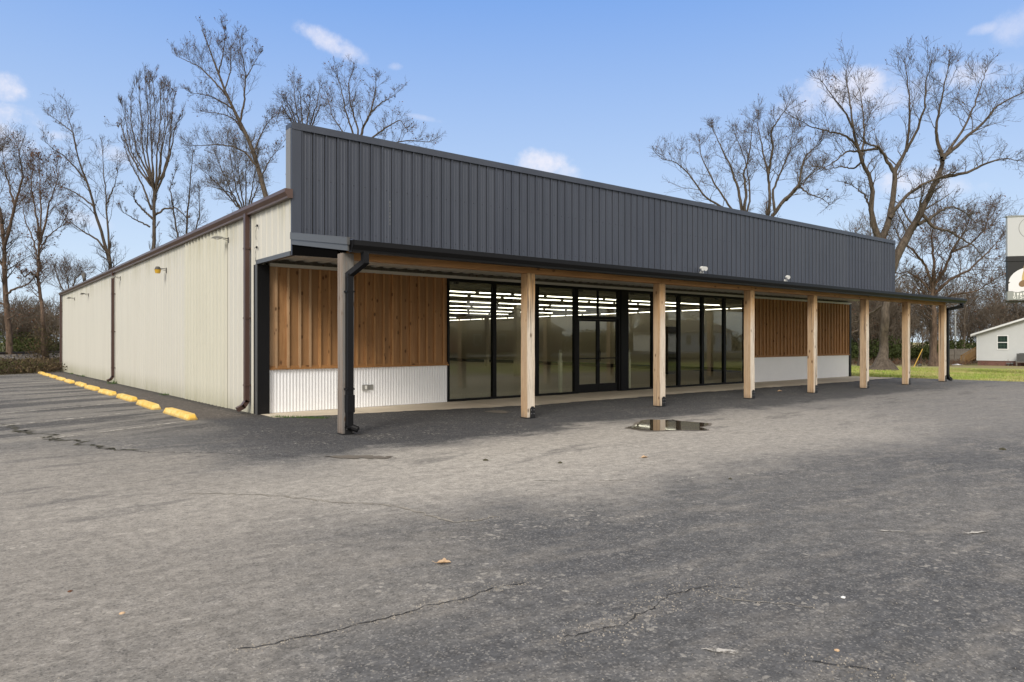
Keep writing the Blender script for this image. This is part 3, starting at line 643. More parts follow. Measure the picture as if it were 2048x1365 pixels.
for i, x_ in enumerate(PX):
    mb = MB(); hw = .095; top = 2.81 if i == 0 else 2.717; n = 14; r = random.Random(i*7+1)
    vs = []; fs = []
    for k in range(n+1):
        z_ = .018+(top-.018)*k/n; j = [r.uniform(-.003, .003) for _ in range(8)]
        vs += [(x_-hw+j[0], YC-hw+j[1], z_), (x_+hw+j[2], YC-hw+j[3], z_), (x_+hw+j[4], YC+hw+j[5], z_), (x_-hw+j[6], YC+hw+j[7], z_)]
    for k in range(n): fs += [(4*k+a1, 4*k+(a1+1) % 4, 4*k+4+(a1+1) % 4, 4*k+4+a1) for a1 in range(4)]
    fs += [(0, 3, 2, 1), (4*n, 4*n+1, 4*n+2, 4*n+3)]
    mb.add(vs, fs)
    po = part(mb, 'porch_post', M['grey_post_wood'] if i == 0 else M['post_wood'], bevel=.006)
    if i == 0: po['label'] = 'weathered grey corner post with black downspout'
    mb = MB(); mb.box(x_-.098, x_+.098, YC-.098, YC+.098, .0, .018)
    prof = [(x_-.06, .018), (x_+.06, .018), (x_+.06, .185), (x_+.025, .225), (x_-.025, .225), (x_-.06, .185)]
    if i > 0:
        sx = .03; prof = [(q[0]+sx, q[1]) for q in prof]
    mb.prism(prof, 'y', YC-hw-.010, YC-hw-.003); mb.prism(prof, 'y', YC+hw+.004, YC+hw+.010)
    mb.cur = 1
    for dx in (-.032, .032):
        for zz in (.09, .16): mb.tube([(x_+dx+(0 if i == 0 else .03), YC-hw-.010, zz), (x_+dx+(0 if i == 0 else .03), YC-hw-.017, zz)], .009, 6)
    br = part(mb, 'post_bracket', [M['bracket_metal'], M['bolt_metal']], parent=po)
# black downspouts at both ends of the porch
mb = MB(); yf = YC-.095-.055
square_path(mb, [(4.93, 9.87, 2.80), (4.93, 9.87, 2.66), (4.765, yf, 2.47), (4.765, yf, .13), (4.85, yf-.02, .08)], .09, .10, 'x')
mb.box(4.71, 4.83, yf-.06, yf+.05, .35, .62); mb.tube([(4.80, yf-.01, .12), (4.87, yf-.08, .085)], .05, 10)
for zz in (.7, 2.2): mb.box(4.70, 4.83, yf-.055, yf+.06, zz, zz+.025)
part(mb, 'porch_downspout', M['black_trim'])
mb = MB(); square_path(mb, [(28.50, 9.87, 2.80), (28.50, 9.87, 2.70), (28.02, YC-.06, 2.58), (27.90, YC-.10, 2.44), (27.90, YC-.10, .22), (28.0, YC-.10, .12), (28.2, YC-.10, .07)], .1, .1, 'y')
part(mb, 'porch_downspout', M['black_trim'])

# glazing
def frame_bar(mb, x0, x1, z0, z1, d=.05): mb.box(x0, x1, YF-d, YF+d, z0, z1)
def window(x0, x1, label=None):
    mb = MB(); z0, z1 = .012, 2.94
    frame_bar(mb, x0, x0+.055, z0, z1); frame_bar(mb, x1-.055, x1, z0, z1); frame_bar(mb, x0+.055, x1-.055, z0, z0+.05, .048); frame_bar(mb, x0+.055, x1-.055, z1-.07, z1, .048)
    f_ = part(mb, 'window_frame', M['bronze_trim'])
    mb = MB(); mb.box(x0+.05, x1-.05, YF-.003, YF+.003, z0+.045, z1-.065); part(mb, 'window_pane', M['window_glass'], parent=f_)
cutsL = [9.155, 10.55, 11.945, 13.335]
for a_, b_ in zip(cutsL[:-1], cutsL[1:]): window(a_, b_)
cutsR = [15.39, 16.55, 17.78, 18.975, 20.165, 21.355]
for a_, b_ in zip(cutsR[:-1], cutsR[1:]): window(a_, b_)
mb = MB(); frame_bar(mb, 15.10, 15.39, .012, 2.94, .075); part(mb, 'door_pilaster', M['bronze_trim'])
mb = MB(); frame_bar(mb, 13.335, 13.42, .012, 2.94, .055); frame_bar(mb, 15.015, 15.10, .012, 2.94, .055); frame_bar(mb, 13.42, 15.015, 2.87, 2.94, .05); frame_bar(mb, 13.42, 15.015, 2.06, 2.15, .055); frame_bar(mb, 14.205, 14.235, 2.15, 2.87, .035)
tr = part(mb, 'door_frame', M['bronze_trim'])
for a_, b_ in ((13.42, 14.205), (14.235, 15.015)):
    mb = MB(); mb.box(a_, b_, YF-.003, YF+.003, 2.15, 2.87); part(mb, 'transom_pane', M['window_glass'], parent=tr)
for i, (a_, b_) in enumerate(((13.425, 14.212), (14.222, 15.01))):
    mb = MB(); frame_bar(mb, a_, a_+.055, .02, 2.055, .025); frame_bar(mb, b_-.055, b_, .02, 2.055, .025); frame_bar(mb, a_+.055, b_-.055, .02, .25, .024); frame_bar(mb, a_+.055, b_-.055, 2.0, 2.055, .024)
    d_ = part(mb, 'door', M['bronze_trim'])
    mb = MB(); mb.box(a_+.05, b_-.05, YF-.003, YF+.003, .245, 2.01); part(mb, 'door_pane', M['window_glass'], parent=d_)
    mb = MB(); mb.box(a_+.03, b_-.03, YF-.06, YF-.035, .95, .98); 
    hx = b_-.03 if i == 0 else a_+.03
    mb.tube([(hx, YF-.03, .88), (hx, YF-.075, .90), (hx, YF-.075, 1.15), (hx, YF-.03, 1.17)], .011, 6); part(mb, 'push_bar', M['bronze_trim'], parent=d_)
# interior
mb = MB(); mb.box(XL+.13, XR-.13, 14.19, YB-.12, -.02, .012); part(mb, 'store_floor', M['store_floor'])
mb = MB(); mb.box(XL+.122, XL+.14, 14.19, YB-.11, .012, 3.24); mb.box(28.33, 28.36, 14.19, YB-.11, .012, 3.24); mb.box(XL+.14, 28.33, 43.9, 43.93, .012, 3.24)
mb.box(XL+.13, 9.15, 14.181, 14.2, .012, 3.24); mb.box(21.37, 28.33, 14.181, 14.2, .012, 3.24)
mb.box(9.15, 21.37, 14.181, 14.2, 2.97, 3.24)
part(mb, 'interior_wall', M['store_wall'])
mb = MB(); mb.box(XL+.13, 28.4, 14.19, YB-.12, 3.24, 3.27)
for y_ in np.arange(15.6, 44, 1.45): mb.box(XL+.14, 28.33, y_, y_+.09, 3.14, 3.24)
part(mb, 'store_ceiling', M['store_ceiling'])
mb = MB(); mb.box(28.31, 28.33, 14.2, 43.9, .012, .2); mb.box(XL+.14, 28.3, 43.87, 43.9, .012, .2); mb.box(XL+.14, XL+.16, 14.2, 43.8, .012, .2); part(mb, 'baseboard', M['baseboard_black'])
for (x_, y_) in ((10.4, 30.0), (17.8, 22.2), (18.3, 38.2), (24.2, 33.0)):
    mb = MB(); mb.box(x_, x_+.2, y_, y_+.2, .012, 3.24); part(mb, 'interior_column', M['store_wall'])
mb = MB(); mb.box(24.0, 24.9, 19.8, 20.4, .012, 2.08); mb.box(24.05, 24.4, 19.78, 19.8, .5, 1.95); part(mb, 'interior_cabinet', M['baseboard_black'])
for y_ in (16.3, 19.9, 23.4):
    for x_ in np.arange(8.5, 28, 2.4): mb = MB(); mb.box(x_, x_+.10, y_, y_+.1, 3.04, 3.139); part(mb, 'junction_box', M['baseboard_black'])


# fluorescent strips: real lamps the photo shows lit
proto = empty('ceiling_light', (0, 0, 0), 'x', 'ceiling light')
link('light_housing', MB().box(-.64, .64, -.055, .055, .03, .10).build('q', M['store_ceiling']).data, proto)
link('lamp_tube', MB().box(-.60, .60, -.013, .013, 0.004, .0295).build('q', M['lamp_tube']).data, proto)
for o in [o for o in bpy.data.objects if o.name.startswith('q')]: bpy.data.objects.remove(o)
first = True
NTH = ['first', 'second', 'third', 'fourth', 'fifth', 'sixth', 'seventh', 'eighth', 'ninth', 'tenth', 'eleventh', 'twelfth', 'thirteenth', 'fourteenth', 'fifteenth', 'sixteenth', 'seventeenth', 'eighteenth', 'nineteenth']
names = {0: 'nearest the windows', 1: 'second from the windows', 2: 'third from the windows', 3: 'fourth from the windows', 4: 'fifth from the windows', 5: 'sixth from the windows', 6: 'farthest back'}
for r_, y_ in enumerate((17.4, 18.9, 21.8, 24.6, 27.7, 30.7, 36.8)):
    x_ = 24.66-.62*(r_ % 2); n_ = 0
    while x_ > 8.6:
        o = proto if first else copy_tree(proto); first = False
        o.location = (x_-.64, y_, 2.9); o['label'] = 'lit strip light in the store, %s from right, row %s' % (NTH[n_], names[r_]); o['group'] = 'strip lights in the crosswise row %s' % names[r_]
        x_ -= 1.365; n_ += 1
for k in range(19):
    o = copy_tree(proto); o.location = (27.6, 18.3+1.365*k, 2.9); o.rotation_euler = (0, 0, math.pi/2)
    o['label'] = 'lit strip light, %s from the front in the row along the right wall' % NTH[k]; o['group'] = 'strip lights in the lengthwise row'
# white capped pipes standing just inside the glass
for x_, lab in ((13.10, 'white capped plastic pipe standing inside the window left of the doors'), (15.87, 'white capped plastic pipe standing inside the window right of the doors')):
    p_ = empty('standing_pipe', (x_, 14.42, .012), lab, 'pipe')
    mb = MB(); mb.tube([(0, 0, 0), (0, 0, .86)], .062, 14); mb.tube([(0, 0, .86), (0, 0, .9)], .071, 14); mb.tube([(0, 0, .9), (0, 0, 1.04)], .05, 14); mb.build('pipe', M['pvc'], p_, smooth=False)
    mb = MB(); mb.tube([(0, 0, 1.04), (0, 0, 1.1)], .056, 12); mb.tube([(-.03, 0, 1.1), (-.03, 0, 1.19), (.03, 0, 1.19), (.03, 0, 1.1)], .009, 6); mb.build('pipe_cap', M['pvc'], p_)

# ------------------------------------------------------------------ fittings on the walls
def yard_light(y, z, label, style):
    r_ = empty('wall_light', (XL, y, z), label, 'wall light', 'yard lights on the side wall')
    big = style == 'pan'
    mb = MB(); mb.box(-.035, 0, -.05, .05, -.16, .09); mb.tube([(-.03, 0, .03), (-.30, 0, .05)], .018, 8); mb.tube([(-.03, 0, -.06), (-.26, 0, .0)], .011, 6); mb.build('bracket', M['lamp_dark'], r_)
    if style == 'amber':
        mb = MB(); mb.tube([(-.40, 0, .13), (-.40, 0, .11), (-.40, 0, .02), (-.40, 0, -.02)], [.05, .10, .13, .15], 14); mb.build('lamp_head', M['lamp_dark'], r_, smooth=True)
        mb = MB(); mb.tube([(-.40, 0, -.022), (-.40, 0, -.2)], [.15, .11], 16); mb.build('lens', M['amber_lens'], r_, smooth=False)
    else:
        k = 1.0 if big else .8; m = M['lamp_grey'] if style in ('pan', 'white') else M['lamp_dark']
        vs = [(-.28, 0, .05), (-.4*k, 0, .07), (-.6*k, 0, .05), (-.72*k, 0, .01)]
        mb = MB(); mb.prism([(-.28, .02), (-.28, .085), (-.5, .10), (-.66*k, .07), (-.74*k, .0), (-.32, .0)], 'y', -.10, .10); mb.build('lamp_head', m, r_, bevel=.012)
        mb = MB(); mb.tube([(-.5, 0, .0), (-.5, 0, -.045)], [.11, .08], 14); mb.build('lens', M['white_plastic'], r_)
    sc = .5 if big else .58; r_.scale = (sc, sc, sc)
    return r_
yard_light(15.85, 3.66, 'pale cobra-head light on the ribbed wall just left of the first brown downspout', 'pan')
yard_light(21.6, 3.46, 'yard light with a square amber lens high on the cream side wall', 'amber')
yard_light(28.6, 3.72, 'white-topped light directly above the middle brown downspout', 'white')
yard_light(36.3, 3.52, 'small dark light mid-way along the farthest bay of the side wall', 'dark')
yard_light(41.0, 3.56, 'smallest pale light near the far end of the side wall', 'white2')
vt = empty('roof_vent', (XL-.1, 36.8, 4.13), 'small dark hooked vent sticking up from the far eave of the side wall', 'vent')
MB().tube([(0, 0, 0), (-.02, 0, .16), (-.02, .05, .27), (-.02, .16, .33), (-.02, .27, .27)], [.07, .07, .10, .11, .06], 10).build('hood', M['lamp_dark'], vt, smooth=True)
def flood(x, two, label):
    r_ = empty('flood_light', (x, YP-.02, 3.42), label, 'flood light', 'white lamps on the parapet')
    mb = MB(); mb.tube([(.08, 0, -.06), (.08, -.05, -.06)], .06, 12); mb.tube([(.08, -.04, -.06), (.04, -.10, .0)], .018, 8); mb.build('base', M['white_plastic'], r_)
    for dx in ((-.07, .05) if two else (-.02,)):
        mb = MB(); mb.tube([(dx+.03, -.07, .05), (dx, -.13, .05), (dx-.02, -.2, .03)], [.035, .055, .062], 12); h_ = mb.build('lamp_head', M['white_plastic'], r_)
flood(16.30, True, 'twin-headed white security lamp on the parapet, left of the two'); flood(20.62, False, 'single white security lamp on the parapet, right of the two')

# ------------------------------------------------------------------ wheel stops
def wheel_stop_mesh(seed):
    r = random.Random(seed); L = .96; prof = [(-.10, 0), (-.095, .045), (-.06, .11), (.06, .11), (.095, .045), (.10, 0)]
    secs = [(-L, .55, .35), (-L+.015, .95, .55), (-L+.10, 1, 1)]+[(-L+.10+(2*L-.2)*k/8, 1, 1) for k in range(1, 8)]+[(L-.10, 1, 1), (L-.015, .95, .55), (L, .55, .35)]
    vs = []; fs = []; n = 6
    for (y, sx, sz) in secs:
        for (a_, b_) in prof: vs.append((a_*sx+r.uniform(-.001, .001), y, b_*sz+r.uniform(-.001, .001)*(b_ > 0)))
    for k in range(len(secs)-1): fs += [(k*n+i, k*n+i+1, (k+1)*n+i+1, (k+1)*n+i) for i in range(n-1)]
    fs += [tuple(range(n)), tuple(range((len(secs)-1)*n, len(secs)*n))[::-1]]
    return MB().add(vs, fs)
ords = ['nearest', 'second nearest', 'third nearest', 'fourth nearest', 'fifth nearest', 'sixth (middle)', 'fifth from far end', 'fourth from far end', 'third from far end', 'second to last', 'farthest']
for k in range(11):
    yc = 14.70+2.765*k; o = wheel_stop_mesh(k).build('wheel_stop', M['yellow_paint'])
    o.location = (3.42+random.uniform(-.03, .03), yc, zg(0, yc)-.002); o.rotation_euler = (math.atan(-.0072), 0, math.radians(random.uniform(-1.2, 1.2)))
    tag(o, 'yellow concrete wheel stop, %s in the row beside the cream wall' % ords[k], 'wheel stop', 'yellow wheel stops in a row along the side wall')

# ------------------------------------------------------------------ trees
def mesh_np(name, V, F, mats_, mi=None, smooth=True):
    me = bpy.data.meshes.new(name); nf, k = F.shape
    me.vertices.add(len(V)); me.vertices.foreach_set('co', V.astype(np.float32).ravel())
    me.loops.add(nf*k); me.loops.foreach_set('vertex_index', F.astype(np.int32).ravel())
    me.polygons.add(nf); me.polygons.foreach_set('loop_start', np.arange(0, nf*k, k, dtype=np.int32)); me.polygons.foreach_set('loop_total', np.full(nf, k, dtype=np.int32))
    if smooth: me.polygons.foreach_set('use_smooth', np.ones(nf, dtype=bool))
    for m in mats_: me.materials.append(m)
    if mi is not None: me.polygons.foreach_set('material_index', mi.astype(np.int32))
    me.update(calc_edges=True); me.validate(); return me
def nrm(v): return v/(np.linalg.norm(v, axis=-1, keepdims=True)+1e-9)
def tubes(Pn, Rn, k):
    """Pn (M,n,3) Rn (M,n) -> verts, quads"""
    M_, n, _ = Pn.shape; T = nrm(np.gradient(Pn, axis=1)); ref = np.where(np.abs(T[:, :1, 2:3]) > .9, np.array([1., 0, 0]), np.array([0, 0, 1.]))
    A = nrm(np.cross(T, np.broadcast_to(ref, T.shape))); Bv = np.cross(T, A)
    ang = 2*np.pi*np.arange(k)/k
    V = Pn[:, :, None, :]+Rn[:, :, None, None]*(np.cos(ang)[None, None, :, None]*A[:, :, None, :]+np.sin(ang)[None, None, :, None]*Bv[:, :, None, :])
    idx = np.arange(M_*n*k).reshape(M_, n, k); j = (np.arange(k)+1) % k
    F = np.stack([idx[:, :-1, :], idx[:, :-1][:, :, j], idx[:, 1:][:, :, j], idx[:, 1:, :]], -1).reshape(-1, 4)
    return V.reshape(-1, 3), F
def resample(poly, rad, n):
    d = np.r_[0, np.cumsum(np.linalg.norm(np.diff(poly, axis=0), axis=1))]; s_ = np.linspace(0, d[-1], n)
    return np.stack([np.interp(s_, d, poly[:, i]) for i in range(3)], 1), np.interp(s_, d, rad)
def spawn(Pn, Rn, c, L, t0=.25, up=.35, side=.9, fwd=.6, n=6, jit=.16, rr=.6, rmin=.007, shrink=.55, curl=.06, rng=RNG, Lvar=.45, ref=0):
    M_, m_, _ = Pn.shape; T = nrm(np.gradient(Pn, axis=1))
    t = (t0+(1-t0)*(np.arange(c)[None, :]+rng.random((M_, c)))/c); f = t*(m_-1); i0 = np.minimum(f.astype(int), m_-2); w_ = (f-i0)[..., None]
    ar = np.arange(M_)[:, None]; p = Pn[ar, i0]*(1-w_)+Pn[ar, i0+1]*w_; r0 = (Rn[ar, i0]*(1-w_[..., 0])+Rn[ar, i0+1]*w_[..., 0])*rr; tg = T[ar, i0]
    rnd = nrm(rng.normal(size=p.shape)); perp = nrm(rnd-(rnd*tg).sum(-1, keepdims=True)*tg)
    d = nrm(tg*fwd+perp*side+np.array([0, 0, up])); Lc = L*(1-shrink*t)*(1-Lvar+2*Lvar*rng.random(t.shape))
    if ref: Lc = Lc*np.clip(np.linalg.norm(np.diff(Pn, axis=1), axis=2).sum(1)/ref, .25, 1.3)[:, None]
    d = d.reshape(-1, 3); p = p.reshape(-1, 3); Lc = Lc.reshape(-1); r0 = np.maximum(r0.reshape(-1), rmin*1.2)
    out = [p]; 
    for k in range(n-1):
        d = nrm(d+rng.normal(size=d.shape)*jit+np.array([0, 0, curl])); p = p+d*(Lc/(n-1))[:, None]; out.append(p)
    Pc = np.stack(out, 1); Rc = r0[:, None]*(1-np.linspace(0, 1, n)[None]**.8)+rmin*np.linspace(0, 1, n)[None]**.8
    return Pc, Rc
def leaf_quads(C, size, rng=RNG):
    M_ = len(C); a_ = nrm(rng.normal(size=(M_, 3))); b_ = nrm(np.cross(a_, rng.normal(size=(M_, 3)))); s_ = size*(.5+rng.random((M_, 1)))
    V = np.stack([C-a_*s_, C+b_*s_*.6, C+a_*s_, C-b_*s_*.6], 1).reshape(-1, 3); return V, np.arange(4*M_).reshape(-1, 4)
def join(parts):
    V = []; F = []; o_ = 0; mi = []
    for (v, f, m) in parts: V.append(v); F.append(f+o_); o_ += len(v); mi.append(np.full(len(f), m))
    return np.concatenate(V), np.concatenate(F), np.concatenate(mi)

def tree(name, label, D, base, limbs, lv=(9, 6, 4), L=(3.2, 1.5, .8), bark='bark_grey', twig='twigs', depth=2.5, seed=1, leaves=0, group=None, rmin=.0105, up=.3, side=.9, wob=1., flare=1.5, cat='tree', trunk_to=None, lsize=.05, t0=.3):
    """limbs: (pixel polyline, start radius px, end radius px, depth drift m); first limb is the trunk"""
    rng = np.random.default_rng(seed); bx, by = base
    b0 = P(bx, by, D); z0 = zg(b0[0], b0[1]); b0[2] = z0-.05
    root = empty(name, tuple(b0), label, cat, group); s_ = D/FPX
    LP = []; LR = []; tk = []
    for i, (pts, r0, r1, dd) in enumerate(limbs):
        n = len(pts); pl = []
        for j, q in enumerate(pts):
            t = j/(n-1); dz = dd*t**1.2+(rng.normal(0, .12)*wob if 0 < j < n-1 else 0)
            # keep the outline: scale height about the horizon with distance
            pl.append(P(q[0], q[1], D+dz+(q[2] if len(q) > 2 else 0)))
        pl = np.array(pl)
        if i == 0: pl = np.vstack([b0, pl])
        rad = np.linspace(r0*(.9 if flare > 2 else .75), r1*.55, len(pl))*s_
        if i == 0: rad = rad*1.0; rad[0] *= flare
        pn, rn = resample(pl, rad, 22); pn[1:-1] += rng.normal(size=(20, 3))*.022*wob
        if i == 0:
            hh = pn[:, 2]-b0[2]; rn = rn*(1+.5*(flare-1)*np.exp(-hh/.38))
        LP.append(pn); LR.append(rn)
    LP = np.array(LP); LR = np.array(LR); off = b0; L = (L[0]*.92, L[1]*.92, L[2]*.95)
    V, F = tubes(LP-off, LR, 10); link('trunk', mesh_np(name+'_trunk', V, F, [M[bark]]), root)
    lens = np.linalg.norm(np.diff(LP, axis=1), axis=2).sum(1)
    sc = np.clip(lens/ (lens[1:].mean() if len(lens) > 1 else lens[0]), .45, 1.25)
    C1P = []; C1R = []
    for i in range(len(LP)):
        p1, r1_ = spawn(LP[i:i+1], LR[i:i+1], max(4, int((lv[0]+4)*sc[i])), L[0]*sc[i], t0=(.55 if i == 0 else t0), up=up, side=side, rng=rng, rr=.36, rmin=rmin*.65, n=8); C1P.append(p1); C1R.append(r1_)
    # limb tips continue as a spray
        p1, r1_ = spawn(LP[i:i+1, -4:], LR[i:i+1, -4:], 3, L[0]*.5, t0=.5, up=up, side=.35, fwd=1, rng=rng, rr=.8, rmin=rmin, n=8, shrink=0); C1P.append(p1); C1R.append(r1_)
    P1 = np.concatenate(C1P); R1 = np.concatenate(C1R)
    P2, R2 = spawn(P1, R1, lv[1]+1, L[1], t0=.15, up=up, side=side*.85, rng=rng, rmin=rmin*.5, rr=.5, n=6, ref=L[0]*.75)
    P3, R3 = spawn(P2, R2, lv[2], L[2], t0=.15, up=up, side=side*.8, rng=rng, rmin=rmin*.42, rr=.6, n=4, ref=L[1]*.75)
    pr = [(*tubes(P1-off, R1, 5), 0), (*tubes(P2-off, R2, 4), 0), (*tubes(P3-off, R3, 3), 0)]
    if leaves:
        pick = rng.integers(0, len(P3), leaves); v_, f_ = leaf_quads(P3[pick, rng.integers(1, 4, leaves)]-off, lsize, rng); pr.append((v_, f_, 1))
    V, F, mi = join(pr); link('crown', mesh_np(name+'_crown', V, F, [M[twig], M['dead_leaves']], mi), root)
    return root

tree('oak_tree', 'broad bare oak with flared trunk, its long limbs above the right end of the parapet', 41, (1765, 742), [
    ([(1767, 715), (1768, 690), (1770, 640), (1771, 600), (1772, 560), (1768, 520), (1762, 480)], 11, 8, .2),
    ([(1770, 575), (1794, 511), (1812, 478), (1831, 447), (1852, 405), (1876, 357), (1886, 330), (1884, 312)], 10.5, 5.5, .8),
    ([(1764, 500), (1748, 455), (1742, 420), (1745, 385), (1738, 350), (1724, 324), (1714, 290), (1706, 255), (1700, 205), (1692, 150)], 7, 1.3, -1.5),
    ([(1762, 490), (1778, 440), (1786, 399), (1789, 342), (1800, 322), (1812, 305), (1819, 250), (1820, 200), (1809, 118)], 7.5, 1.2, 1.5),
    ([(1788, 345), (1772, 318), (1756, 294), (1730, 288)], 4.5, 2.2, -1),
    ([(1756, 298), (1725, 302), (1692, 305), (1668, 325), (1642, 342)], 3, 1, -2),
    ([(1884, 314), (1876, 285), (1872, 260), (1878, 225), (1888, 175), (1899, 127)], 4.4, 1.2, -1),
    ([(1884, 318), (1900, 305), (1917, 290), (1945, 265), (1970, 245), (1992, 215), (2020, 198), (2046, 186)], 4.8, 1.2, 1),
    ([(1886, 322), (1905, 290), (1925, 262), (1945, 220), (1960, 180), (1972, 142)], 3.6, 1.1, 2),
    ([(1876, 357), (1905, 352), (1936, 346), (1962, 332), (1985, 324), (2012, 317), (2037, 322)], 4, 1.1, -2),
    ([(1836, 450), (1862, 436), (1880, 424), (1899, 414), (1920, 420), (1940, 432)], 4, 1.2, 1),
    ([(1780, 436), (1797, 410), (1818, 388), (1845, 370), (1876, 356), (1900, 348)], 4.5, 2.5, -.6),
    ([(1747, 440), (1738, 410), (1727, 388), (1716, 380), (1706, 374)], 2.8, 1.2, 1),
    ([(1724, 326), (1706, 338), (1680, 334), (1655, 340)], 2.4, 1.0, 1.5),
    ([(1718, 300), (1705, 282), (1685, 270), (1655, 263), (1622, 255), (1594, 238)], 3, 1, -1.5),
    ([(1724, 322), (1728, 280), (1727, 230), (1718, 175)], 3, 1, 2.5),
    ([(1812, 305), (1835, 260), (1850, 215), (1852, 165), (1862, 130)], 3.2, 1, -2),
    ([(1845, 430), (1870, 458), (1895, 462), (1920, 476), (1947, 492), (1962, 512)], 4, 1.1, -1.5),
    ([(1708, 262), (1690, 225), (1665, 195), (1645, 165)], 2.5, .9, -1),
    ([(1767, 610), (1745, 625), (1722, 640), (1700, 650)], 3, 1.5, 2)],
    lv=(9, 6, 4), L=(2.3, 1.1, .6), seed=3, leaves=900, rmin=.010, wob=.9, flare=2.3, lsize=.045)
tree('bare_tree', 'bare tree rising just behind the middle of the parapet, leftmost of the right-hand group', 52, (1492, 740), [
    ([(1492, 600), (1490, 500), (1487, 440)], 8, 5, 0),
    ([(1489, 470), (1470, 430), (1440, 412), (1410, 395), (1375, 345), (1350, 325), (1322, 318)], 4, .9, -2),
    ([(1487, 440), (1476, 380), (1462, 335), (1440, 290), (1425, 260)], 4.4, .9, 1.5),
    ([(1487, 440), (1492, 390), (1488, 345), (1500, 300), (1505, 250)], 4.4, .9, -1),
    ([(1489, 450), (1500, 400), (1498, 360), (1490, 320), (1470, 270)], 3, .9, 2),
    ([(1470, 430), (1430, 370), (1405, 320), (1398, 290)], 3, .8, 1.5)],
    lv=(10, 6, 4), L=(2.5, 1.3, .7), seed=5, leaves=500, rmin=.0115, lsize=.05)
tree('bare_tree', 'bare forked tree behind the parapet, between the leftmost right-hand tree and the big oak', 48, (1540, 740), [
    ([(1541, 600), (1540, 500), (1535, 430)], 8, 5.5, 0),
    ([(1535, 435), (1540, 399), (1536, 342), (1526, 310), (1520, 275), (1515, 245)], 4.5, .9, 1),
    ([(1537, 350), (1545, 300), (1542, 262), (1560, 235), (1575, 215)], 3.4, .9, -1.5),
    ([(1540, 440), (1565, 405), (1598, 372), (1602, 345), (1608, 318), (1625, 300), (1642, 288)], 5, .9, -1),
    ([(1550, 425), (1545, 385), (1562, 345), (1580, 300), (1586, 260)], 3.8, .9, 2),
    ([(1598, 372), (1615, 388), (1640, 396), (1658, 408)], 2.5, .8, -2),
    ([(1560, 412), (1590, 385), (1620, 352), (1648, 330)], 3, .8, 2)],
    lv=(10, 6, 4), L=(2.4, 1.2, .65), seed=6, leaves=500, rmin=.011, lsize=.05)
tree('bare_tree', 'wide-spreading bare tree behind the oak, left of the billboard', 62, (1868, 735), [
    ([(1868, 700), (1869, 650), (1867, 600), (1866, 570)], 9, 5.5, 0),
    ([(1866, 575), (1850, 530), (1825, 500), (1800, 480), (1792, 462)], 4, 1, -2),
    ([(1866, 570), (1868, 520), (1862, 480), (1870, 440)], 4.5, 1, 2),
    ([(1866, 575), (1890, 540), (1905, 500), (1925, 470), (1938, 445)], 4.5, 1, -1),
    ([(1867, 590), (1900, 560), (1940, 540), (1975, 505), (1998, 480)], 4.5, 1, 1),
    ([(1867, 590), (1840, 560), (1815, 545), (1790, 548)], 3.5, 1, 2), ([(1868, 610), (1905, 590), (1950, 585), (1990, 560)], 3.5, 1, -2), ([(1905, 505), (1940, 490), (1970, 460), (1975, 440)], 3, 1, 2)],
    lv=(12, 8, 5), L=(4.2, 2.0, 1.0), seed=8, leaves=1200, rmin=.017, up=.18, twig='twigs_brown', bark='bark_brown', lsize=.08)
# left group
tree('bare_tree', 'bare tree with the thick trunk at the left edge of the photo', 50, (20, 745), [
    ([(20, 715), (17, 660), (12, 600), (9, 550), (8, 500), (3, 450)], 9, 5.5, 0),
    ([(6, 470), (2, 430), (-12, 380), (-20, 330), (-15, 290)], 4.5, 1, 1),
    ([(8, 500), (23, 440), (35, 395), (46, 352), (40, 320), (34, 290)], 4.5, 1, -1.5),
    ([(12, 590), (30, 578), (50, 572), (66, 560), (76, 545)], 3, 1, -1), ([(14, 615), (-10, 600), (-40, 590)], 3, 1.2, 0),
    ([(10, 540), (-15, 500), (-35, 450), (-50, 400)], 4, 1, 1), ([(30, 415), (20, 380), (10, 340), (4, 300)], 3, .9, 1.5), ([(14, 640), (35, 628), (60, 634)], 2, .8, -2)],
    lv=(11, 7, 4), L=(2.7, 1.4, .75), seed=12, leaves=700, bark='bark_brown', rmin=.011, lsize=.06)
tree('bare_tree', 'slim reddish bare tree with a bent trunk, left of the far end of the wall', 47, (90, 740), [
    ([(89, 715), (87, 680), (86, 640), (82, 596), (76, 560), (77, 525), (79, 482)], 6.5, 3.6, 0),
    ([(79, 482), (76, 450), (68, 410), (62, 370), (66, 330)], 3.2, .8, 1),
    ([(79, 490), (90, 450), (98, 410), (112, 370), (120, 330)], 3.2, .8, -1),
    ([(77, 520), (66, 480), (50, 440), (44, 400)], 2.5, .8, 1.5), ([(78, 560), (62, 545), (50, 555), (38, 540)], 3, 1, -1),
    ([(79, 500), (100, 470), (120, 455), (135, 430)], 2.2, .8, 2), ([(80, 482), (82, 430), (80, 380), (78, 320)], 2.8, .8, 0)],
    lv=(11, 7, 4), L=(2.0, 1.1, .6), seed=13, leaves=1200, bark='bark_brown', twig='twigs_brown', rmin=.010, lsize=.06)
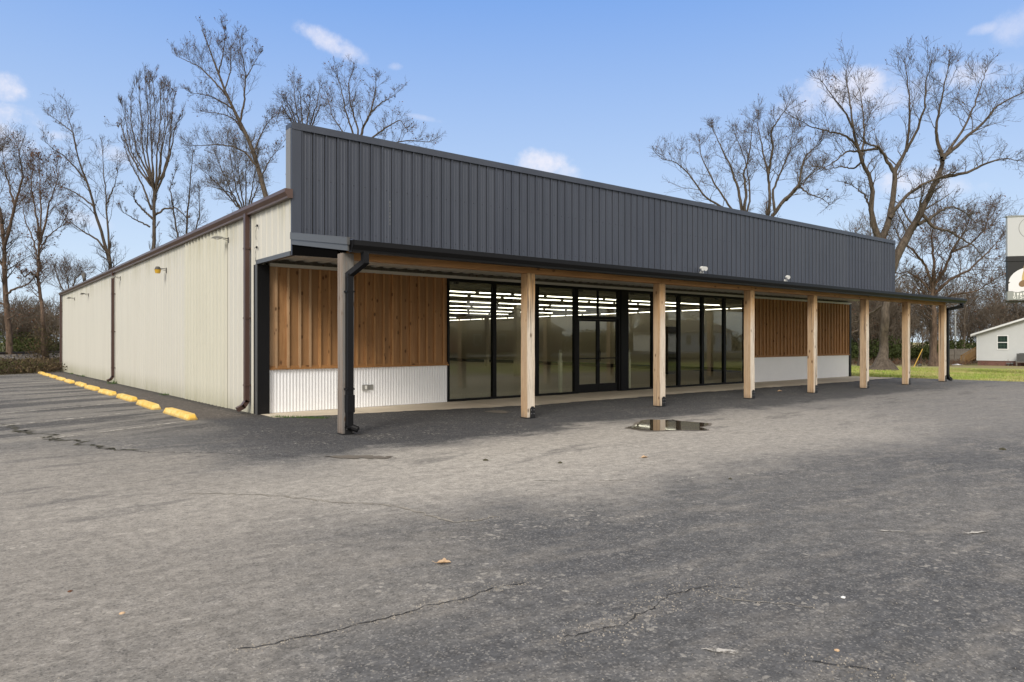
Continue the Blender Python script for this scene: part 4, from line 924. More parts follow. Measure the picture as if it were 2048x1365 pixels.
tree('bare_tree', 'tall bare tree with sparse arching limbs, behind the far half of the side wall', 56, (224, 740), [
    ([(223, 640), (222, 560), (219, 520), (216, 500)], 6.5, 5, 0),
    ([(218, 520), (204, 470), (190, 425), (186, 400), (171, 358), (160, 330), (152, 297), (144, 262), (133, 225)], 4.2, .8, -1),
    ([(220, 520), (217, 476), (214, 440), (213, 400), (207, 343), (206, 300)], 3.2, .8, 1),
    ([(188, 415), (168, 398), (148, 385), (120, 372), (99, 362)], 2.4, .7, 1),
    ([(172, 362), (150, 335), (126, 312), (108, 300), (91, 286)], 2.4, .7, -2),
    ([(214, 505), (195, 480), (168, 465), (145, 448), (126, 430)], 3, .8, 2), ([(152, 300), (146, 265), (125, 250), (105, 235)], 2, .7, 1), ([(213, 410), (228, 375), (236, 345)], 2, .7, -1)],
    lv=(9, 5, 4), L=(2.3, 1.1, .6), seed=14, leaves=300, rmin=.0105, lsize=.05)
tree('bare_tree', 'bare tree pollarded into a broom of upright shoots above the side wall', 58, (308, 740), [
    ([(307, 620), (307, 540), (307, 500), (308, 438), (309, 385)], 6.5, 5, 0)]+
    [([(309+(x*7%9-4)*.5, 392-(x*13%17)), (309+(x-309)*(.35+(x*3%7)*.03), 352-(x*5%11)), (309+(x-309)*.75+(x*11%9-4), 305), (x+(x*17%11-5), 245), (x+(x-309)*.12, y+(x*7%23)-8)], 2.2+(x*5%9)*.14, .7, dd) for x, y, dd in ((252, 205, -1), (266, 180, 1), (280, 172, -2), (293, 160, 1.5), (306, 165, -.5), (320, 175, 2), (333, 185, -1.5), (345, 200, 1), (356, 240, -1), (244, 260, 1.5), (300, 172, 2.5), (326, 180, -2.4))]+
    [([(308, 440), (290, 425), (272, 405), (268, 398)], 3.2, 1.4, -1), ([(309, 432), (330, 418), (350, 416), (366, 428), (374, 440)], 3, 1, 1), ([(303, 420), (285, 370), (262, 330), (248, 290)], 2.8, .8, 2), ([(300, 455), (270, 440), (245, 425)], 2.4, .8, -1.5)],
    lv=(6, 5, 4), L=(1.9, 1.0, .6), seed=15, leaves=700, rmin=.011, up=.7, side=.6, wob=1.0, lsize=.06)
tree('bare_tree', 'tallest bare tree of the left group, its trunk leaning left beside the parapet', 60, (560, 740), [
    ([(556, 600), (548, 480), (538, 420), (531, 392), (520, 350), (506, 305), (493, 272), (480, 244), (464, 212), (449, 183), (435, 145), (423, 110), (412, 80), (404, 61)], 9, 1, 0),
    ([(480, 244), (487, 215), (490, 185), (491, 152), (485, 115), (478, 82)], 3, .8, -1.5),
    ([(455, 195), (430, 165), (410, 145), (396, 133), (372, 122), (352, 113)], 2.6, .7, 1.5),
    ([(470, 222), (445, 205), (420, 192), (381, 187)], 2.6, .7, -2), ([(497, 282), (470, 240), (445, 228), (411, 225)], 2.6, .7, 1),
    ([(515, 335), (490, 305), (465, 293), (425, 290), (381, 293)], 3.2, .8, -1), ([(508, 305), (520, 275), (533, 250), (545, 235)], 2.4, .7, 1),
    ([(437, 150), (445, 115), (450, 80), (448, 60)], 2, .7, -1), ([(490, 160), (505, 135), (518, 110)], 1.8, .6, 1), ([(522, 355), (540, 320), (556, 300)], 2.2, .7, -1), ([(449, 183), (462, 140), (460, 100)], 2, .7, 2)],
    lv=(10, 6, 4), L=(2.2, 1.1, .6), seed=16, leaves=900, rmin=.011, up=.5, lsize=.06)
tree('bare_tree', 'low multi-stemmed bare tree between the pollarded tree and the leaning one', 66, (498, 740), [
    ([(497, 640), (495, 500), (492, 430)], 6, 4, 0)]+[([(492, 435), (492+(x-492)*.5, 385), (x, y)], 2.6, .7, dd) for x, y, dd in ((410, 345, -1), (432, 310, 1), (455, 280, -2), (472, 300, 1), (492, 290, 0), (425, 375, 2), (515, 315, -1), (530, 340, 1))],
    lv=(13, 7, 4), L=(3.0, 1.5, .8), seed=17, leaves=500, twig='twigs_pale', bark='bark_grey', rmin=.0125, lsize=.06)
tree('bare_tree', 'thin dark twin-stemmed bare tree right of the pollarded tree', 62, (368, 740), [
    ([(368, 640), (364, 520), (352, 450), (346, 410)], 4, 2, 0), ([(366, 560), (372, 480), (376, 420), (382, 350), (386, 300)], 3.4, .8, 1), ([(368, 560), (385, 480), (400, 430), (398, 380)], 3, .8, -1), ([(346, 410), (340, 380), (352, 340)], 2, .7, 1)],
    lv=(13, 6, 4), L=(2.0, 1.0, .6), seed=18, leaves=300, rmin=.011)
tree('bare_tree', 'bare crown just showing above the left corner of the parapet', 64, (620, 740), [
    ([(618, 600), (612, 400), (608, 290)], 7, 4.5, 0)]+[([(608, 295), (608+(x-608)*.4, 250), (608+(x-608)*.8, 210), (x, y)], 2.6, .7, dd) for x, y, dd in ((572, 205, -1), (586, 162, 1), (600, 180, -2), (640, 175, 1), (565, 230, 2), (552, 245, -1), (650, 215, 2), (622, 195, -1))],
    lv=(8, 5, 4), L=(2.2, 1.1, .6), seed=19, leaves=500, rmin=.0115, lsize=.06)
tree('bare_tree', 'bare crown spreading right above the parapet, right of the corner crown', 60, (716, 740), [
    ([(716, 600), (716, 400), (715, 300)], 8, 5.5, 0),
    ([(715, 300), (702, 255), (690, 220), (684, 185), (675, 152)], 3, .8, -1), ([(715, 300), (716, 260), (700, 205), (697, 165), (704, 148)], 3, .8, 1),
    ([(716, 300), (725, 258), (742, 225), (750, 190), (752, 158)], 4, .8, -1.5), ([(742, 225), (765, 205), (790, 190)], 2.4, .7, 1), ([(712, 305), (690, 270), (668, 240), (655, 200)], 2.6, .8, 2),
    ([(718, 310), (745, 275), (775, 255), (800, 240), (815, 262)], 3, .8, -1), ([(720, 320), (770, 290), (815, 282), (862, 285)], 2.8, .8, 1)],
    lv=(9, 6, 4), L=(2.2, 1.1, .6), seed=20, leaves=800, rmin=.011, lsize=.06)
tree('bare_tree', 'distant low bare tree beyond the far end of the side wall, below the roof vent', 76, (150, 735), [
    ([(150, 700), (148, 640), (140, 600)], 5, 3, 0), ([(142, 610), (120, 570), (110, 540)], 2.4, .8, 1), ([(140, 600), (150, 560), (165, 545)], 2.4, .8, -1), ([(140, 600), (135, 560), (130, 535)], 2.2, .8, 1)],
    lv=(12, 7, 4), L=(2.6, 1.4, .8), seed=21, leaves=500, rmin=.014, twig='twigs_brown')
tree('bare_tree', 'bare tree behind the porch posts, just left of the oak trunk', 58, (1722, 735), [
    ([(1722, 700), (1720, 650), (1722, 600), (1730, 560), (1728, 520)], 5, 3, 0), ([(1722, 620), (1705, 580), (1700, 540), (1712, 470)], 3, .8, 1), ([(1728, 545), (1745, 500), (1740, 460)], 3, .8, -1), ([(1720, 660), (1700, 668), (1680, 690)], 3, 1, -1)],
    lv=(13, 7, 4), L=(2.5, 1.3, .7), seed=22, leaves=300, rmin=.013, twig='twigs_pale')
tree('bare_tree', 'dark bare tree standing just left of the last porch post, beyond the fence', 66, (1862, 720), [
    ([(1862, 700), (1861, 660), (1860, 620)], 4.5, 3.5, 0), ([(1860, 625), (1845, 585), (1830, 560)], 3, 1, 1), ([(1860, 620), (1875, 580), (1890, 560)], 3, 1, -1)],
    lv=(10, 6, 4), L=(2.4, 1.2, .7), seed=23, rmin=.014)

# woods that read as one mass: many thin stems with fine twigs, evergreen understorey
def woods(name, label, boxes, seed, hmin, hmax, n, green, leafn):
    rng = np.random.default_rng(seed); pr = []
    PP = []
    for (px0, px1, D0, D1) in boxes:
        for _ in range(n):
            px = rng.uniform(px0, px1); D = rng.uniform(D0, D1); q = P(px, 683, D); q[2] = zg(q[0], q[1]); PP.append(q)
    PP = np.array(PP); M_ = len(PP); H = rng.uniform(hmin, hmax, M_); lean = rng.normal(size=(M_, 3))*.05; lean[:, 2] = 1; t = np.linspace(0, 1, 10)[None, :, None]
    Pn = PP[:, None, :]+t*H[:, None, None]*lean[:, None, :]+np.cumsum(rng.normal(size=(M_, 10, 3))*.12, 1)*np.array([1, 1, .1]); Rn = (H*.011)[:, None]*(1-.85*t[..., 0])
    P1, R1 = spawn(Pn, Rn, 16, 3.6, t0=.2, up=.5, side=.8, rng=rng, rmin=.018, n=6, rr=.45, shrink=.4)
    P2, R2 = spawn(P1, R1, 5, 1.7, t0=.2, up=.3, rng=rng, rmin=.016, n=4)
    P3, R3 = spawn(P2, R2, 3, .9, t0=.2, up=.2, rng=rng, rmin=.014, n=3)
    for a_, b_, k in ((Pn, Rn, 6), (P1, R1, 4), (P2, R2, 3), (P3, R3, 3)): v, f = tubes(a_, b_, k); pr.append((v, f, 0))
    pk = rng.integers(0, len(P2), leafn); v, f = leaf_quads(P2[pk, rng.integers(0, 4, leafn)]+rng.normal(size=(leafn, 3))*.3, .09, rng); pr.append((v, f, 1))
    if green:
        C = []
        for _ in range(green):
            (px0, px1, D0, D1) = boxes[rng.integers(0, len(boxes))]; px = rng.uniform(px0, px1); D = rng.uniform(D0-3, D1); q = P(px, 683, D); q[2] = zg(q[0], q[1]); s_ = rng.uniform(.8, 2.0)
            C.append(q+np.array([0, 0, s_*.8])+nrm(rng.normal(size=(420, 3)))*(rng.random((420, 1))**.4)*s_*np.array([1, 1, .95]))
        C = np.concatenate(C); v, f = leaf_quads(C, .13, rng); pr.append((v, f, 2))
    V, F, mi = join(pr); o = link(name, mesh_np(name, V, F, [M['twigs_pale'], M['dead_leaves'], M['evergreen_leaves']], mi)); return tag(o, label, 'woods', kind='stuff')
woods('woodland', 'dense brown winter woods behind the lawn, oak and grey house', [(1640, 1800, 78, 100), (1780, 2120, 88, 112)], 31, 5, 10.5, 80, 130, 3500)
woods('woodland_across_field', 'low brown and green tree line far beyond the railway at the left edge', [(-120, 170, 88, 104)], 33, 2.5, 6.2, 60, 50, 4500)


# brush at the foot of the railway bank and along the asphalt edge
def brush(name, label, pts, seed, n, hh, leaf, m='brush_leaves', gm='twigs_brown', ls=.05, spread=.6):
    rng = np.random.default_rng(seed); pts = np.array(pts, float); i = rng.integers(0, len(pts)-1, n); w_ = rng.random((n, 1)); p = pts[i]*(1-w_)+pts[i+1]*w_; p = np.c_[p+rng.normal(size=(n, 2))*spread, np.zeros(n)]
    p[:, 2] = [zg(a_, b_) for a_, b_ in p[:, :2]]; d = nrm(rng.normal(size=(n, 3))*.35+np.array([0, 0, 1])); L_ = hh*(.4+.8*rng.random((n, 1)))
    out = [p]; q = p
    for _ in range(4): d = nrm(d+rng.normal(size=d.shape)*.2); q = q+d*L_/4; out.append(q)
    Pn = np.stack(out, 1); Rn = np.full((n, 5), .007)*np.linspace(1, .5, 5)
    P2, R2 = spawn(Pn, Rn, 4, hh*.45, t0=.2, up=.3, rng=rng, rmin=.004, n=3)
    pr = [(*tubes(Pn, Rn, 3), 0), (*tubes(P2, R2, 3), 0)]
    if leaf: pk = rng.integers(0, len(P2), leaf); pr.append((*leaf_quads(P2[pk, rng.integers(0, 3, leaf)], ls, rng), 1))
    V, F, mi = join(pr); o = link(name, mesh_np(name, V, F, [M[gm], M[m]], mi)); return tag(o, label, 'brush', kind='stuff')
brush('brush', 'tangled brown and green weeds at the far edge of the lot, left of the wall end', [P(-80, 683, 35)[:2], P(0, 683, 36.5)[:2], P(60, 683, 39)[:2], P(122, 683, 47.8)[:2]], 41, 3000, .55, 20000, spread=1.1)
brush('brush', 'low brown scrub on the slope below the railway', [P(-80, 683, 39)[:2], P(0, 683, 40.5)[:2], P(60, 683, 43)[:2], P(122, 683, 49)[:2]], 44, 2200, .62, 14000, spread=1.4)
brush('dry_weeds', 'dry brown weeds along the woods edge behind the oak', [P(1690, 683, 62)[:2], P(1780, 683, 66)[:2], P(1880, 683, 70)[:2], P(1960, 683, 78)[:2]], 42, 1100, .6, 4000, m='dead_leaves', gm='twigs_pale', spread=1.6)
# vine-covered lower trunk
brush('vines', 'green-brown vines climbing round the slim bent trunk', [P(84, 683, 47)[:2], P(92, 683, 47)[:2]], 43, 60, 2.8, 2600, spread=.18)

# grass blades near the asphalt edge on the right
rng = np.random.default_rng(5); n = 60000; x_ = 28.9+rng.random(n)**1.6*26; y_ = 3+rng.random(n)*30; edge = np.where(y_ < 14, 29.95-(y_-8.3)*.18, 28.85); keep = (x_ > edge+.02*rng.normal(size=n)) & ~((x_ < 29) & (y_ > 14)); x_, y_ = x_[keep], y_[keep]
z_ = np.array([zg(a_, b_) for a_, b_ in zip(x_, y_)])-.012; h_ = (.035+.05*rng.random(len(x_)))*(1+(x_ > 34)*.3); a_ = rng.random(len(x_))*6.28; wd = .009+.00028*(x_-28)*3
V = np.stack([np.stack([x_-np.cos(a_)*wd, y_-np.sin(a_)*wd, z_], 1), np.stack([x_+np.cos(a_)*wd, y_+np.sin(a_)*wd, z_], 1), np.stack([x_+rng.normal(size=len(x_))*.03, y_+rng.normal(size=len(x_))*.03, z_+h_], 1)], 1).reshape(-1, 3)
o = link('grass', mesh_np('grass', V, np.arange(len(V)).reshape(-1, 3), [M['grass_blades']], smooth=False)); tag(o, 'short green grass at the right edge of the asphalt', 'grass', kind='stuff')
# weeds at wall foot
def tuft(x, y, s_, seed, label, m='weed_green'):
    rng = np.random.default_rng(seed); n = 70; p = np.c_[x+rng.normal(size=n)*s_*.6, y+rng.normal(size=n)*s_*.9, np.full(n, zg(x, y))]; d = nrm(rng.normal(size=(n, 3))*.6+np.array([0, 0, 1])); side = nrm(np.cross(d, rng.normal(size=(n, 3))))*.006
    h = (s_*(.35+.6*rng.random((n, 1)))); V = np.stack([p-side, p+side, p+d*h], 1).reshape(-1, 3)
    o = link('weed_tuft', mesh_np('weed_tuft', V, np.arange(len(V)).reshape(-1, 3), [M[m]], smooth=False)); tag(o, label, 'weeds', 'weeds along the wall foot')
tuft(4.58, 29.3, .22, 1, 'green weeds at the foot of the middle brown downspout'); tuft(4.6, 21.4, .10, 2, 'small dark weed at the foot of the cream wall below the amber light'); tuft(4.6, 37.5, .14, 3, 'thin weeds at the foot of the farthest wall bay'); tuft(4.62, 41.5, .12, 4, 'faint weeds near the far end of the wall')
rng = np.random.default_rng(9); n = 420; t_ = rng.random(n); x_ = 4.74+t_*.75+rng.normal(size=n)*.05; y_ = 13.35-t_*.85+rng.normal(size=n)*.05; h_ = .02+.035*rng.random(n); a_ = rng.random(n)*6.28
V = np.stack([np.stack([x_-np.cos(a_)*.005, y_-np.sin(a_)*.005, x_*0], 1), np.stack([x_+np.cos(a_)*.005, y_+np.sin(a_)*.005, x_*0], 1), np.stack([x_+rng.normal(size=n)*.015, y_+rng.normal(size=n)*.015, h_], 1)], 1).reshape(-1, 3)
o = link('weed_tuft', mesh_np('edge_weeds', V, np.arange(len(V)).reshape(-1, 3), [M['weed_green']], smooth=False)); tag(o, 'strip of green weeds at the near corner of the porch slab', 'weeds', 'weeds along the wall foot')

# ------------------------------------------------------------------ railway bank, left background
r0, r1 = P(-500, 683, 31)[:2], P(420, 683, 84)[:2]; r0 = P(-160, 683, 43)[:2]; r1 = P(150, 683, 58)[:2]; d = (r1-r0)/np.linalg.norm(r1-r0); r0 = r0-d*40; nn = np.array([-d[1], d[0]])
if nn@FW[:2] < 0: nn = -nn
L_ = np.linalg.norm(r1-r0)+20
mb = MB(); n = 60; prof = [(-2.6, -.35), (-1.1, .42), (2.0, .45), (4.2, -.4)]
vs = []
for k in range(n+1):
    for (u, z) in prof: q = r0+d*L_*k/n+nn*u; vs.append((q[0], q[1], z+random.uniform(-.04, .04)))
mb.add(vs, [(k*4+i, k*4+i+1, k*4+i+5, k*4+i+4) for k in range(n) for i in range(3)])
tag(mb.build('railway_bank', M['ballast']), kind='structure')
rt = empty('railway_track', (*r0, .45), 'rusty railway rails on the ballast bank at the left edge', 'railway track', rz=math.atan2(d[1], d[0]))
for u in (-.75+.35, .75+.35):
    mb = MB(); mb.prism([(u-.07, .05), (u+.07, .05), (u+.02, .08), (u+.035, .16), (u+.035, .2), (u-.035, .2), (u-.035, .16), (u-.02, .08)], 'x', 0, L_); mb.build('rail', M['rail_steel'], rt)
mb = MB()
for k in range(int(L_/.6)): mb.box(k*.6, k*.6+.22, -1., 1.7, -.05, .049)
mb.build('sleepers', M['old_fence_wood'], rt)

# ------------------------------------------------------------------ grey house on the right
hx, hy = 82.0, 27.0; hz = zg(hx, hy)-.02
H = empty('grey_house', (hx, hy, hz), 'light grey sided house with white roof edge on a brick base, right edge', 'house')
z_s = .52; z_e = 3.22; W_ = 10.4; Lh = 14.; zr_ = z_e+W_/2*.34   # local: x into the house, y negative toward the camera's right
mb = MB(); mb.box(.05, Lh-.05, -W_+.05, -.05, 0, z_s); mb.build('brick_base', M['brick'], H)
mb = MB(); c_ = .115; z_ = z_s
while z_ < zr_-.05:
    def yl(z): return 0 if z <= z_e else (z-z_e)/.34
    a_ = yl(z_+c_); a_ = min(a_, W_/2)
    mb.add([(-.014, -yl(z_), z_), (-.014, -W_+yl(z_), z_), (-.0, -W_+a_, z_+c_), (-.0, -a_, z_+c_), ], [(0, 1, 2, 3)]); mb.add([(-.014, -yl(z_), z_), (-.014, -W_+yl(z_), z_), (0, -W_+yl(z_), z_-.001), (0, -yl(z_), z_-.001)], [(0, 1, 2, 3)]); z_ += c_
mb.prism([(0, z_s), (0, z_e), (-W_/2, zr_), (-W_, z_e), (-W_, z_s)], 'x', .005, Lh); mb.build('siding_wall', M['vinyl_siding'], H)
mb = MB(); mb.box(-.03, .06, -.01, .03, z_s, z_e); mb.box(-.03, .06, -W_-.03, -W_+.01, z_s, z_e); mb.build('corner_board', M['white_trim_paint'], H)
ov = .42; mb = MB()
for s_ in (1, -1):
    y0 = .4 if s_ == 1 else -W_-.4; zz = z_e-.4*.34
    mb.prism([(y0, zz+.10), (-W_/2, zr_+.10), (-W_/2, zr_+.17), (y0, zz+.17)], 'x', -ov, Lh+ov)
rf = mb.build('roof', M['roof_shingle'], H)
mb = MB()
for s_ in (1, -1):
    y0 = .42 if s_ == 1 else -W_-.42; zz = z_e-.42*.34
    mb.prism([(y0, zz-.06), (-W_/2, zr_-.06), (-W_/2, zr_+.12), (y0, zz+.12)], 'x', -ov-.03, -ov-.001)
mb.box(-ov, Lh+ov, .38, .46, z_e-.26, z_e-.04); mb.box(-ov, .01, .0, .40, z_e-.17, z_e-.15)
mb.build('roof_trim', M['white_trim_paint'], rf)
def sash_window(parent, y0, y1, z0, z1):
    mb = MB(); 
    for (a_, b_, c1, c2) in ((y0-.08, y1+.08, z1, z1+.09), (y0-.08, y1+.08, z0-.09, z0), (y0-.08, y0, z0, z1), (y1, y1+.08, z0, z1), (y0, y1, (z0+z1)/2-.035, (z0+z1)/2+.035)): mb.box(-.05, .0, a_, b_, c1, c2)
    f_ = mb.build('window', M['white_trim_paint'], parent)
    mb = MB(); mb.box(-.025, -.018, y0, y1, z0, z1); mb.build('pane', M['dark_pane'], f_)
    mb = MB()
    for k in (1, 2): mb.box(-.032, -.026, y0+(y1-y0)*k/3-.01, y0+(y1-y0)*k/3+.01, z0, z1)
    for k in (1, 3): mb.box(-.031, -.027, y0, y1, z0+(z1-z0)*k/4-.01, z0+(z1-z0)*k/4+.01)
    mb.build('muntins', M['curtain_green'], f_)
sash_window(H, -2.66, -1.84, 1.72, 3.0)
sash_window(H, -8.6, -7.8, 1.72, 3.0)
mb = MB(); mb.box(-.18, -.02, -2.95, -2.6, .22, .34); mb.tube([(-.1, -2.75, 0), (-.1, -2.75, .36)], .03, 8); mb.tube([(-.1, -3.1, 0), (-.1, -3.1, .3), (-.1, -2.8, .3)], .03, 8); mb.tube([(-.1, -3.0, .28), (-.1, -3.2, .28)], .09, 10); mb.build('gas_meter', M['ac_grey'], H)
mb = MB(); mb.box(-1.0, -.02, -6.2, -3.62, .40, .50)
for y_ in (-3.7, -6.1): mb.box(-.98, -.88, y_-.05, y_+.05, 0, .4)
mb.build('unit_platform', M['old_fence_wood'], H)
ac = empty('air_conditioner', (hx-.55, hy-4.1, hz+.50), 'grey air-conditioning unit on the wooden platform by the grey house', 'air conditioner')
mb = MB(); mb.box(-.38, .38, -.42, .42, 0, .03); mb.box(-.38, .38, -.42, .42, .72, .78)
for a_ in (-.36, .36):
    for b_ in (-.4, .4): mb.box(a_-.02, a_+.02, b_-.02, b_+.02, .03, .72)
for k in range(12): mb.box(-.375, -.36, -.38, .38, .06+k*.055, .09+k*.055)
mb.build('casing', M['ac_grey'], ac); MB().box(-.35, .35, -.39, .39, .035, .715).build('core', M['lamp_dark'], ac); MB().tube([(0, 0, .78), (0, 0, .81)], .3, 16).build('fan_guard', M['black_trim'], ac)
# deck steps
D_ = empty('deck_steps', (hx+.3, hy, hz), 'brown timber deck steps with railing at the left side of the grey house', 'steps')
mb = MB(); n = 5
for k in range(n): mb.box(0, 1.2, .05+.27*(n-k-1)+.0, .05+.27*(n-k), .18*k+.10, .18*k+.14)
mb.prism([(1.42, .0), (1.55, .12), (.02, 1.12), (.02, .9)], 'x', -.04, -.001); mb.prism([(1.42, .0), (1.55, .12), (.02, 1.12), (.02, .9)], 'x', 1.201, 1.24); mb.build('stairs', M['treated_wood'], D_)
mb = MB()
for xa in (-.04, 1.2):
    for k in range(12): y_ = .05+k*.125; zb = 1.0-.66*y_; mb.box(xa, xa+.03, y_, y_+.07, zb, zb+1.0)
    mb.prism([(1.55, .92), (1.55, 1.0), (0, 2.03), (0, 1.95)], 'x', xa-.03, xa+.06); mb.box(xa-.03, xa+.06, 1.5, 1.6, 0, 1.0)
mb.build('railing', M['treated_wood'], D_)
# fence
f0, f1 = P(1878, 683, 84), P(2200, 683, 92); fd = (f1-f0)[:2]; Lf = np.linalg.norm(fd); 
FN = empty('wood_fence', (f0[0], f0[1], zg(f0[0], f0[1])), 'weathered grey board fence behind the grey house', 'fence', rz=math.atan2(fd[1], fd[0]))
mb = MB(); x_ = 0
while x_ < Lf: h_ = 1.72+random.uniform(-.05, .05); mb.box(x_, x_+.135, -.01, .012, .05, h_); x_ += .145
mb.build('boards', M['old_fence_wood'], FN)
mb = MB()
for z_ in (.3, 1., 1.6): mb.box(0, Lf, -.055, -.011, z_, z_+.1)
mb.build('rails', M['old_fence_wood'], FN)
for k in range(int(Lf/2.4)+1): MB().box(k*2.4-.05, k*2.4+.06, -.16, -.056, 0, 1.85).build('post', M['old_fence_wood'], FN)
q = P(1875, 683, 80); o = MB().tube([(0, 0, .02), (.5, -.3, 1.5)], .05, 6).add([(.12, -.2, .02), (.2, -.25, .02), (.55, -.3, 1.2), (.5, -.3, 1.2)], [(0, 1, 2, 3)]).build('leaning_board', M['white_trim_paint']); o.location = (q[0], q[1], zg(q[0], q[1])); tag(o, 'pale board leaning at the left end of the weathered fence', 'board')
for k_, (ya, yb) in enumerate(((598, 602), (606, 611))):
    a_, b_ = P(-60, ya, 86), P(420, yb-2, 96); mb = MB(); mb.tube([a_+(b_-a_)*i/16-np.array([0, 0, 1.0])*(1-(i/8-1)**2)*.5-a_ for i in range(17)], .022, 5); o = mb.build('utility_wire', M['lamp_dark']); o.location = tuple(a_); tag(o, '%s of the two thin wires across the far left background' % ('upper', 'lower')[k_], 'wire')
# pale pole, yellow guy guard, litter
q = P(1911, 683, 92); mb = MB().tube([(0, 0, 0), (.05, .03, 3), (.1, .05, 6.6)], [.13, .11, .08], 8); o = mb.build('pale_pole', M['sign_grey'], smooth=True); o.location = (q[0], q[1], zg(q[0], q[1])); tag(o, 'thin pale pole rising behind the weathered fence, right of the last porch post', 'pole')
q0, q1 = P(1827, 735, 52), P(1845, 699, 53); q0[2] = zg(q0[0], q0[1]); o = MB().tube([(0, 0, 0), tuple(q1-q0)], .028, 6).build('guy_wire_guard', M['yellow_guard']); o.location = tuple(q0); tag(o, 'slanted yellow guy-wire guard on the lawn between two porch posts', 'marker')
q = P(1914, 722, 70); o = MB().add([(-.75, -.2, .05), (.7, -.35, .02), (.85, .25, .09), (-.5, .4, .03), (0, 0, .16)], [(0, 1, 4), (1, 2, 4), (2, 3, 4), (3, 0, 4)]).build('white_sheet', M['white_litter']); o.location = (q[0], q[1], zg(q[0], q[1])); tag(o, 'white sheet of litter lying on the lawn left of the deck steps', 'litter')
q = P(1840, 726, 60); o = MB().tube([(-.3, 0, .05), (0, 0, .12), (.3, 0, .05)], [.05, .12, .04], 8).build('dark_lump', M['lamp_dark'], smooth=True); o.location = (q[0], q[1], zg(q[0], q[1])); tag(o, 'small dark lump on the lawn beyond the sixth and seventh posts', 'debris')
def rock(px, py, s_, label, m='white_litter', z=0, D=None, name='pebble', cat='stone'):
    q = P(px, 683, D) if D else G(px, py); r = random.Random(px); k = 7; vs = [(0, 0, s_*.7)]; 
    for j in range(k): a_ = 6.283*j/k; rr = s_*r.uniform(.7, 1.2); vs.append((rr*math.cos(a_), rr*math.sin(a_), s_*.3))
    for j in range(k): a_ = 6.283*j/k; rr = s_*r.uniform(.9, 1.25); vs.append((rr*math.cos(a_), rr*math.sin(a_), -.003))
    fs = [(0, 1+j, 1+(j+1) % k) for j in range(k)]+[(1+j, 8+j, 8+(j+1) % k, 1+(j+1) % k) for j in range(k)]
    o = MB().add(vs, fs).build(name, M[m]); o.location = (q[0], q[1], zg(q[0], q[1])); tag(o, label, cat)
rock(46, 745, .11, 'larger crumpled white litter at the far left edge of the lot', D=43.4, name='litter', cat='litter'); rock(6, 747, .06, 'smaller pale litter at the far left edge of the lot', D=42.5, name='litter', cat='litter')
rock(1686, 1196, .014, 'pale pebble alone on the dark asphalt at lower right', 'white_plastic'); rock(1674, 1302, .012, 'tan pebble near the bottom right of the asphalt', 'leaf_tan'); rock(1092, 1000, .010, 'tiny pale pebble on mid asphalt', 'white_plastic') if False else None
rock(971, 922, .035, 'dark seed pod on pale asphalt in front of the second post', 'moss_dirt', name='seed_pod', cat='seed pod'); rock(1120, 927, .03, 'small dark seed pod right of the larger one', 'moss_dirt', name='seed_pod', cat='seed pod'); rock(2006, 900, .04, 'dark seed pod at the right edge of the lot', 'moss_dirt', name='seed_pod', cat='seed pod'); rock(1461, 959, .02, 'tiny dark seed pod below the puddle', 'moss_dirt', name='seed_pod', cat='seed pod')
rock(1700-0, 780, .03, 'x', 'white_plastic') if False else None
rock(244, 1228, .014, 'orange acorn cap on the asphalt at lower left', 'leaf_tan', name='acorn', cat='acorn'); rock(140, 1184, .013, 'reddish speck of leaf litter at far lower left', 'dead_leaves', name='leaf_scrap', cat='leaf')
# curled leaf
def leaf(px, py, L, rz, label, curl=.35):
    q = G(px, py); n = 12; o_pts = []; vs = []; fs = []
    for i in range(n+1):
        t = i/n; wv = L*.20*(math.sin(math.pi*min(1, max(0, (t-.28)/.72))**.8)+.04)*(1+.25*math.sin(t*23)) if t > .28 else L*.012
        if t > .93: wv *= .8
        x = (t-.5)*L; zc = .004+.25*L*curl*(t-.55)**2*3
        if t < .2: zc += (0.2-t)*L*.25
        vs += [(x, -wv, zc+wv*.75), (x, 0, zc), (x+.1*wv, wv, zc+wv*.9)]
    for i in range(n): fs += [(3*i, 3*i+3, 3*i+4, 3*i+1), (3*i+1, 3*i+4, 3*i+5, 3*i+2)]
    me = MB().add(vs, fs).build('dry_leaf', M['leaf_tan'], smooth=True); me.location = (q[0], q[1], 0); me.rotation_euler = (0, 0, rz); tag(me, label, 'leaf')
    s = me.modifiers.new('s', 'SOLIDIFY'); s.thickness = .0008
leaf(883, 1129, .125, TH-math.pi/2+.02, 'curled tan dead leaf lying alone on the dark foreground asphalt')
leaf(1287, 917, .13, TH-math.pi/2+.4, 'flat pinkish-tan leaf on the asphalt below the puddle', .1)
leaf(1558, 784, .2, TH-math.pi/2, 'orange-brown leaf scrap beside the fourth post', .1)
# ------------------------------------------------------------------ billboard (flat printed panel on a pole)
bc = P(2091, 683, 33); yaw = math.atan2(RT[1], RT[0])-math.radians(14)
BB = empty('billboard', (bc[0], bc[1], zg(bc[0], bc[1])), 'tall two-panel roadside sign with white top and black portrait panel, right edge', 'sign', rz=yaw)
k = 33/FPX; zt = lambda y: CH+(683-y)*k-zg(bc[0], bc[1]); hw = 1.60
z_top, z_mid, z_mid2, z_por, z_bot = zt(433), zt(512), zt(521), zt(583), zt(600)
MB().box(-hw, hw, -.1, .1, z_mid, z_top).build('top_panel', M['sign_white'], BB); MB().box(-hw-.04, hw+.04, -.13, .13, z_top, z_top+.06).build('top_cap', M['sign_grey'], BB)
pp_ = MB().box(-hw, hw, -.1, .1, z_por, z_mid-.002).build('portrait_panel', M['sign_black'], BB); MB().box(-hw-.06, hw+.06, -.14, .12, z_mid2-.03, z_mid2+.02).build('ledge', M['sign_black'], BB)
